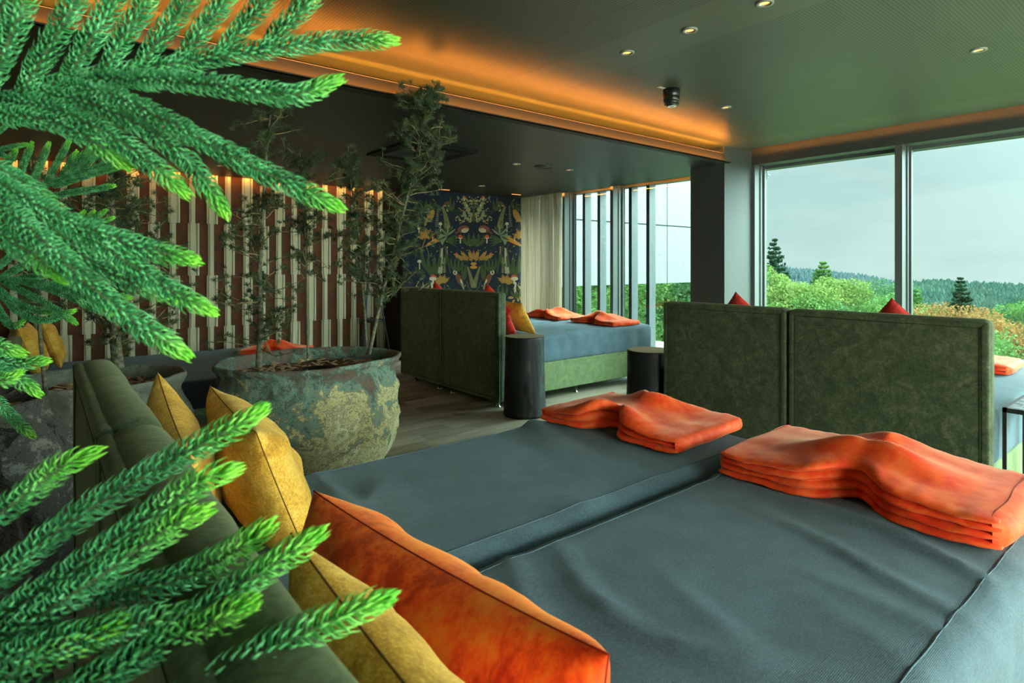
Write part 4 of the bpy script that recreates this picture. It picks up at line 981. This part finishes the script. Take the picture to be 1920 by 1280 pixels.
cedar('tall cedar leaning right from the big planter across the wallpaper', path([(692, 664, 4.40), (706, 600, 4.38), (722, 530, 4.36), (746, 440, 4.34), (768, 350, 4.32), (784, 270, 4.18), (796, 210, 4.06), (800, 180, 4.00)]), .015, .003, 104, .36, 4, 1.0, .22)
cedar('dense old cedar in the grey green planter behind the headboard', path([(222, 690, 3.66), (216, 620, 3.66), (222, 540, 3.68), (214, 460, 3.7), (210, 360, 3.7), (206, 270, 3.72), (204, 190, 3.72)]), .034, .006, 130, .42, 5, 1.0, .10)
cedar('bare thin cedar stem at the left of the grey green planter', path([(86, 738, 3.45), (80, 680, 3.46), (74, 610, 3.46), (66, 500, 3.48), (60, 400, 3.5), (58, 300, 3.5)]), .013, .005, 30, .3, 6, .8, .45)

# ================================================================ STUMPS, SIDE TABLE, TRIPOD
def stump(label, x, y, r, h, seed):
    t = thing('stump_table', (x, y, 0), label, 'side table', 'charred tree stump side tables')
    def fn(v, a_, rr, z):
        q_ = Vector(v); d_ = 1+.035*mnoise.noise(Vector((math.cos(a_)*1.6+seed, math.sin(a_)*1.6, z*1.3)))+.012*mnoise.noise(Vector((math.cos(a_)*6, math.sin(a_)*6+seed, z*3)))
        for (ka, kz, kr) in ((-2.2+seed, .28, .11), (-2.0+seed, .12, .10), (-1.2+seed, .34, .06)):
            e_ = math.exp(-(((math.atan2(math.sin(a_-ka), math.cos(a_-ka)))*r)**2+(z-kz)**2)/(kr*.45)**2); d_ += .05*e_*math.cos(40*math.hypot((a_-ka)*r, z-kz))
        return (q_.x*d_, q_.y*d_, z)
    pr = [(r*(1.04-.06*(k_/30)+.03*(1-k_/30)**4), h*k_/30) for k_ in range(30)]+[(r*.985, h-.008), (r*.96, h)]
    obj('trunk', lathe([(0, .0)]+pr+[(r*.94, h+.0005)], 80, fn), M['char'], t, True)
    obj('cut_top', disc(r*.965, h+.001, 64, 3, lambda v: fn(v, math.atan2(v[1], v[0]), r, h)[:2]+(h+.001,)), M['wood_top'], t)
stump('black charred stump table with a pale cut top beside the far headboard', 3.70, 4.40, .195, .765, 0.0)
stump('black charred stump table half hidden behind the left end of the middle headboard', 3.90, 3.04, .185, .765, 1.9)
t = thing('side_table', (4.10, .16, 0), 'black metal side table with a stone look top at the right edge of the photo', 'side table')
tp = at(1870, 766, 2.6)
Lt = (3.55, .12)
TX0, TX1, TY0, TY1, TZ = 3.93, 4.40, .36, .785, .715
t.location = ((TX0+TX1)/2, (TY0+TY1)/2, 0)
def lt(vf): return loc(vf, t.location)
a = N('mottled_stone_top'); n = a.noise(14, 4, .6, dist=1.5); M['stone_top'] = a.pbr(a.ramp(n, [(.42, (.03, .05, .05)), (.5, (.25, .32, .31)), (.58, (.42, .5, .48))]), .25)
obj('frame', lt(join(box(TX0, TX1, TY1-.018, TY1, TZ-.024, TZ), box(TX0, TX1, TY0, TY0+.018, TZ-.024, TZ), box(TX0, TX0+.018, TY0, TY1, TZ-.024, TZ), box(TX1-.018, TX1, TY0, TY1, TZ-.024, TZ))), M['black'], t)
obj('table_top', lt(box(TX0+.018, TX1-.018, TY0+.018, TY1-.018, TZ-.014, TZ-.002)), M['stone_top'], t)
for (x, y) in ((TX0, TY1-.018), (TX0, TY0), (TX1-.018, TY1-.018), (TX1-.018, TY0)): obj('leg', lt(box(x, x+.018, y, y+.018, 0, TZ-.024)), M['black'], t)
c = at(696, 603, 8.9); c.z = 0
t = thing('tripod_stand', c, 'slim black metal tripod stand with a small round shelf in front of the slatted wall', 'stand')
for k_ in range(3):
    a_ = PI*.5+k_*2.094+.16-YAW*0; obj('leg', tube([(math.cos(a_)*.30, math.sin(a_)*.30, 0), (math.cos(a_)*.02, math.sin(a_)*.02, 1.62)], [.012, .010], 8), M['steel'], t, True)
obj('shelf', lathe([(0, .60), (.17, .60), (.18, .605), (.18, .63), (.17, .635), (0, .635)], 40), M['black'], t, True)
obj('head', lathe([(0, 1.58), (.035, 1.58), (.04, 1.60), (.04, 1.66), (.02, 1.68), (0, 1.68)], 24), M['black'], t, True)

# ================================================================ NORFOLK PINES
def branchlet(name, P_, parent, org, nl=.0155, step=.0046, per=6, seed=0, tipc=.22, rad=.0024, thick=.0014, up=1.0, fast=False):
    """a shoot along P_ clothed in short incurved awl needles; the tip is fresh growth"""
    c = spline([Vector(p)-org for p in P_], 12); c = np.array([tuple(v) for v in c]); seg = np.linalg.norm(np.diff(c, axis=0), axis=1); s_ = np.concatenate([[0], np.cumsum(seg)]); Lt_ = s_[-1]
    rng = np.random.default_rng(seed); m_ = max(4, int(Lt_/step)); n_ = m_*per
    u = (np.arange(n_)+.5)/n_*Lt_; P = np.stack([np.interp(u, s_, c[:, k_]) for k_ in range(3)], 1)
    T = np.stack([np.interp(np.clip(u+.006, 0, Lt_), s_, c[:, k_])-np.interp(np.clip(u-.006, 0, Lt_), s_, c[:, k_]) for k_ in range(3)], 1); T /= np.linalg.norm(T, axis=1)[:, None]
    ref = np.array([.2, .1, 1.0]); A = np.cross(T, ref); A /= np.linalg.norm(A, axis=1)[:, None]; B = np.cross(T, A)
    ph = np.arange(n_)*2.39996+rng.normal(0, .12, n_)
    O = A*np.cos(ph)[:, None]+B*np.sin(ph)[:, None]
    ft = u/Lt_; rest = (Lt_-u)
    ln = nl*np.clip(.55+.6*np.minimum(1, u/.05), .5, 1.0)*np.clip(.62+rest/.05, .62, 1.0)*rng.uniform(.85, 1.15, n_)
    lean = np.clip(1-rest/.035, 0, 1)[:, None]
    d1 = O*(1-.45*lean)+T*(.55+.9*lean); d1 /= np.linalg.norm(d1, axis=1)[:, None]
    d2 = O*(.35-.5*lean)+T*(1.0+.3*lean); d2 /= np.linalg.norm(d2, axis=1)[:, None]
    b0 = P+O*rad*.6; b1 = b0+d1*(ln*.66)[:, None]; b2 = b1+d2*(ln*.48)[:, None]
    sd = np.cross(d1, O); sd /= np.linalg.norm(sd, axis=1)[:, None]+1e-9; nn = np.cross(sd, d1)
    th = thick; V = []
    for (q_, w_) in ((b0, 1.0), (b1, 1.3)):
        V += [q_+sd*th*w_, q_-sd*th*w_, q_+nn*th*1.1*w_]
    V.append(b2); V = np.stack(V, 1)          # n,7,3
    F1 = np.array([[0, 1, 4, 3], [1, 2, 5, 4], [2, 0, 3, 5]]); F2 = np.array([[3, 4, 6], [4, 5, 6], [5, 3, 6]])
    o7 = (np.arange(n_)*7)[:, None, None]
    fa = (F1[None]+o7).reshape(-1, 4).tolist(); fb = (F2[None]+o7).reshape(-1, 3).tolist()
    tv, tf = tube([tuple(x) for x in c], [rad]*(len(c)-2)+[rad*.7, rad*.3], 7)
    vv = V.reshape(-1, 3).tolist(); k0 = len(vv); vv += [tuple(v) for v in tv]; nf = len(fa)+len(fb); ff = fa+fb+[tuple(i+k0 for i in f_) for f_ in tf]
    me = bpy.data.meshes.new(name); me.from_pydata(vv, [], ff)
    me.polygons.foreach_set('material_index', [0]*nf+[1]*len(tf))
    at_ = me.attributes.new('tip', 'FLOAT', 'POINT'); tipv = np.clip(1-rest/(tipc*.22), 0, 1)**1.1*.95
    tipv = np.repeat(tipv, 7)+np.tile(np.array([0, 0, 0, .06, .06, .06, .16]), n_)*1.0
    at_.data.foreach_set('value', np.concatenate([tipv, np.zeros(len(tv))]).astype(np.float32))
    return link(name, me, [M['pine'], M['pine_stem']], parent, True)
def pine(label, base, trunk, tiers, group='norfolk island pines', **kw):
    base = Vector(base); t = thing('norfolk_pine', base, label, 'potted tree', group)
    obj('trunk', tube([Vector(p)-base for p in trunk], [.016-.007*i/(len(trunk)-1) for i in range(len(trunk))], 10), M['pine_stem'], t, True)
    s_ = 0
    for axis_, subs, k_ in tiers:
        kk = dict(kw); kk.update(k_)
        s_ += 1; b_ = branchlet('branch', [at(*p) for p in axis_], t, base, seed=s_, **kk)
        for sb in subs: s_ += 1; branchlet('branchlet', [at(*p) for p in sb], b_, base, seed=s_, **kk)
    return t
pt = Vector((-.42, 1.02, 0))
def tr_(z): return (-.42, 1.02, z)
# the trunk as seen in px, py, d so that branches can start on it
def root(z):
    d = CX*pt.x+CY*pt.y; r = CY*pt.x-CX*pt.y; return (960+FPX*r/d, 496-(z-HC)*FPX/d, d)
top_axis = [root(1.72), (-60, 190, .66), (90, 160, .66), (240, 135, .67), (400, 108, .68), (560, 84, .69), (660, 76, .70), (738, 76, .70)]
top = [
  [(-30, 190, .64), (0, 110, .62), (30, 40, .60), (60, -60, .58)],
  [(40, 172, .65), (90, 90, .63), (130, 20, .61), (170, -70, .60)],
  [(120, 152, .66), (160, 90, .64), (200, 20, .63), (240, -60, .62)],
  [(190, 142, .66), (225, 80, .65), (270, 10, .64), (300, -50, .63)],
  [(255, 134, .67), (300, 70, .66), (350, 0, .65), (385, -60, .65)],
  [(330, 120, .68), (370, 66, .67), (420, 0, .66), (450, -50, .66)],
  [(405, 106, .68), (445, 60, .68), (490, 8, .67), (530, -50, .67)],
  [(490, 95, .69), (520, 60, .69), (560, 22, .68), (590, -12, .68), (615, -40, .68)],
  [(-60, 130, .7), (-20, 60, .68), (10, 0, .66), (40, -60, .66)],
  [(150, 150, .66), (260, 148, .63), (380, 156, .60), (480, 172, .59), (560, 176, .59), (632, 150, .60)],
  [(110, 158, .66), (210, 178, .63), (320, 232, .61), (430, 290, .60), (530, 340, .60), (634, 388, .61)],
  [(60, 168, .66), (160, 190, .64), (260, 235, .63), (340, 290, .63), (385, 345, .64), (420, 398, .64)],
  [(0, 180, .66), (90, 198, .64), (180, 240, .62), (260, 290, .62), (305, 325, .62), (348, 362, .63)],
  [(-60, 190, .66), (20, 215, .64), (100, 228, .63), (170, 262, .62), (240, 310, .63)],
]
mid_axis = [root(1.45), (-140, 290, .64), (-30, 330, .62), (80, 388, .61), (180, 452, .60), (270, 512, .60), (340, 556, .60), (396, 582, .60)]
mid = [
  [(110, 405, .61), (190, 438, .60), (270, 466, .60), (364, 488, .60)],
  [(-60, 320, .63), (20, 395, .60), (100, 470, .58), (180, 545, .57), (260, 608, .57), (348, 664, .57)],
  [(-100, 300, .64), (0, 345, .65), (90, 420, .66), (170, 490, .66), (250, 530, .66), (330, 560, .66)],
  [(-110, 340, .62), (-20, 420, .60), (60, 478, .59), (120, 520, .59)],
  [(-120, 290, .66), (-20, 310, .66), (50, 350, .66), (120, 410, .66)],
]
low_axis = [root(.86), (-160, 1180, .52), (0, 1080, .52), (120, 985, .53), (230, 915, .54), (330, 858, .55), (420, 810, .56), (490, 768, .57)]
low = [
  [(-120, 1030, .56), (-20, 975, .55), (60, 915, .55), (120, 872, .55), (175, 850, .56)],
  [(-80, 1200, .50), (60, 1120, .50), (180, 1040, .50), (290, 960, .51), (370, 905, .51), (438, 880, .52)],
  [(-60, 1230, .49), (60, 1160, .49), (170, 1090, .49), (270, 1020, .50), (330, 980, .50), (385, 958, .50)],
  [(150, 1120, .52), (240, 1105, .51), (330, 1085, .51), (420, 1045, .51), (505, 985, .51)],
  [(-60, 1250, .48), (60, 1215, .47), (180, 1185, .47), (300, 1165, .47), (400, 1170, .47), (474, 1158, .48)],
]
low2_axis = [root(.74), (-60, 1380, .46), (80, 1320, .46), (220, 1250, .46), (340, 1175, .47), (440, 1105, .48), (520, 1050, .49), (597, 1000, .50)]
low2 = [
  [(60, 1330, .45), (180, 1275, .45), (300, 1210, .46), (400, 1165, .46), (470, 1130, .46)],
  [(180, 1400, .42), (330, 1320, .42), (450, 1250, .43), (560, 1190, .44), (650, 1150, .45), (724, 1122, .46)],
  [(-60, 1320, .47), (20, 1262, .47), (120, 1215, .47), (230, 1170, .47)],
]
sm_axis = [root(1.26), (-150, 650, .9), (-60, 665, .92), (20, 680, .94), (88, 676, .95)]
sm = [[(-60, 665, .92), (-10, 690, .9), (40, 715, .9), (72, 738, .9)], [(-100, 660, .9), (-40, 640, .86), (0, 650, .84), (40, 662, .84)], [(-120, 665, .9), (-50, 700, .84), (0, 712, .82), (34, 700, .82)],
      [(-100, 690, 1.2), (-20, 740, 1.2), (20, 780, 1.2), (60, 816, 1.2)]]
pine('large bright green norfolk pine in the near foreground reaching in from the left edge', pt, [tr_(0), tr_(.8), tr_(1.5), tr_(2.1)],
     [(top_axis, top, {}), (mid_axis, mid, {}), (low_axis, low, dict(nl=.0175, step=.0052, tipc=.42)), (low2_axis, low2, dict(nl=.0175, step=.0052, tipc=.42)), (sm_axis, sm, {})])
# smaller one, in the pitted jar
pb = Vector((-.28, 3.30, .84))
def root2(z):
    d = CX*pb.x+CY*pb.y; r = CY*pb.x-CX*pb.y; return (960+FPX*r/d, 496-(z-HC)*FPX/d, d)
R2 = root2
A1 = [R2(1.72), (0, 385, 2.3), (70, 352, 2.2), (140, 326, 2.15), (224, 300, 2.1)]
S1 = [[(30, 372, 2.25), (40, 320, 2.22), (60, 268, 2.2)], [(55, 358, 2.22), (75, 310, 2.2), (92, 268, 2.2)], [(85, 346, 2.2), (110, 300, 2.18), (130, 262, 2.18)], [(110, 338, 2.18), (128, 310, 2.16), (144, 284, 2.15)],
      [(130, 332, 2.16), (150, 300, 2.15), (170, 276, 2.15)], [(150, 322, 2.15), (172, 298, 2.14), (190, 280, 2.14)], [(100, 350, 2.2), (160, 330, 2.15), (226, 312, 2.12)], [(70, 372, 2.2), (140, 360, 2.15), (214, 348, 2.12)],
      [(0, 380, 2.3), (10, 320, 2.25), (30, 280, 2.2)], [(-30, 390, 2.35), (0, 350, 2.3), (40, 330, 2.3)], [(20, 300, 2.5), (0, 282, 2.5), (50, 270, 2.5)]]
A2 = [R2(1.50), (0, 520, 2.1), (80, 530, 2.0), (160, 548, 1.95), (244, 558, 1.9)]
S2 = [[(20, 525, 2.1), (100, 512, 2.05), (180, 505, 2.0), (232, 510, 2.0)], [(40, 528, 2.05), (120, 545, 2.0), (190, 570, 1.95), (232, 580, 1.95)], [(0, 520, 2.1), (60, 490, 2.05), (110, 470, 2.0), (150, 450, 2.0)],
      [(0, 525, 2.1), (70, 560, 2.0), (120, 590, 1.95), (142, 606, 1.95)], [(-20, 520, 2.1), (30, 580, 2.0), (80, 600, 1.95), (140, 582, 1.95)], [(-30, 520, 2.1), (20, 560, 2.05), (60, 580, 2.0), (100, 585, 2.0)],
      [(60, 530, 2.0), (130, 555, 1.95), (170, 575, 1.95), (210, 590, 1.95)], [(-20, 515, 2.1), (20, 480, 2.1), (50, 455, 2.1), (80, 430, 2.1)], [(-30, 530, 2.1), (10, 600, 2.05), (30, 610, 2.0), (45, 600, 2.0)]]
A3 = [R2(1.60), (30, 440, 2.4), (100, 432, 2.4), (160, 424, 2.4), (212, 408, 2.4)]
S3 = [[(100, 432, 2.4), (140, 415, 2.4), (158, 396, 2.4)], [(130, 428, 2.4), (160, 412, 2.4), (176, 396, 2.4)], [(150, 426, 2.4), (180, 408, 2.4), (198, 394, 2.4)], [(60, 438, 2.4), (110, 455, 2.4), (160, 462, 2.4)], [(20, 440, 2.4), (80, 465, 2.4), (130, 490, 2.4)]]
A4 = [R2(1.95), (-10, 250, 2.6), (20, 225, 2.6), (50, 200, 2.6), (80, 190, 2.6)]
pine('smaller norfolk pine growing from the dark jar at the left edge behind the big branches', pb, [(-.28, 3.30, .84), (-.28, 3.30, 1.5), (-.28, 3.30, 2.1)],
     [(A1, S1, {}), (A2, S2, {}), (A3, S3, {}), (A4, [], {})], nl=.0145, step=.0045, per=7, thick=.0017, rad=.004)
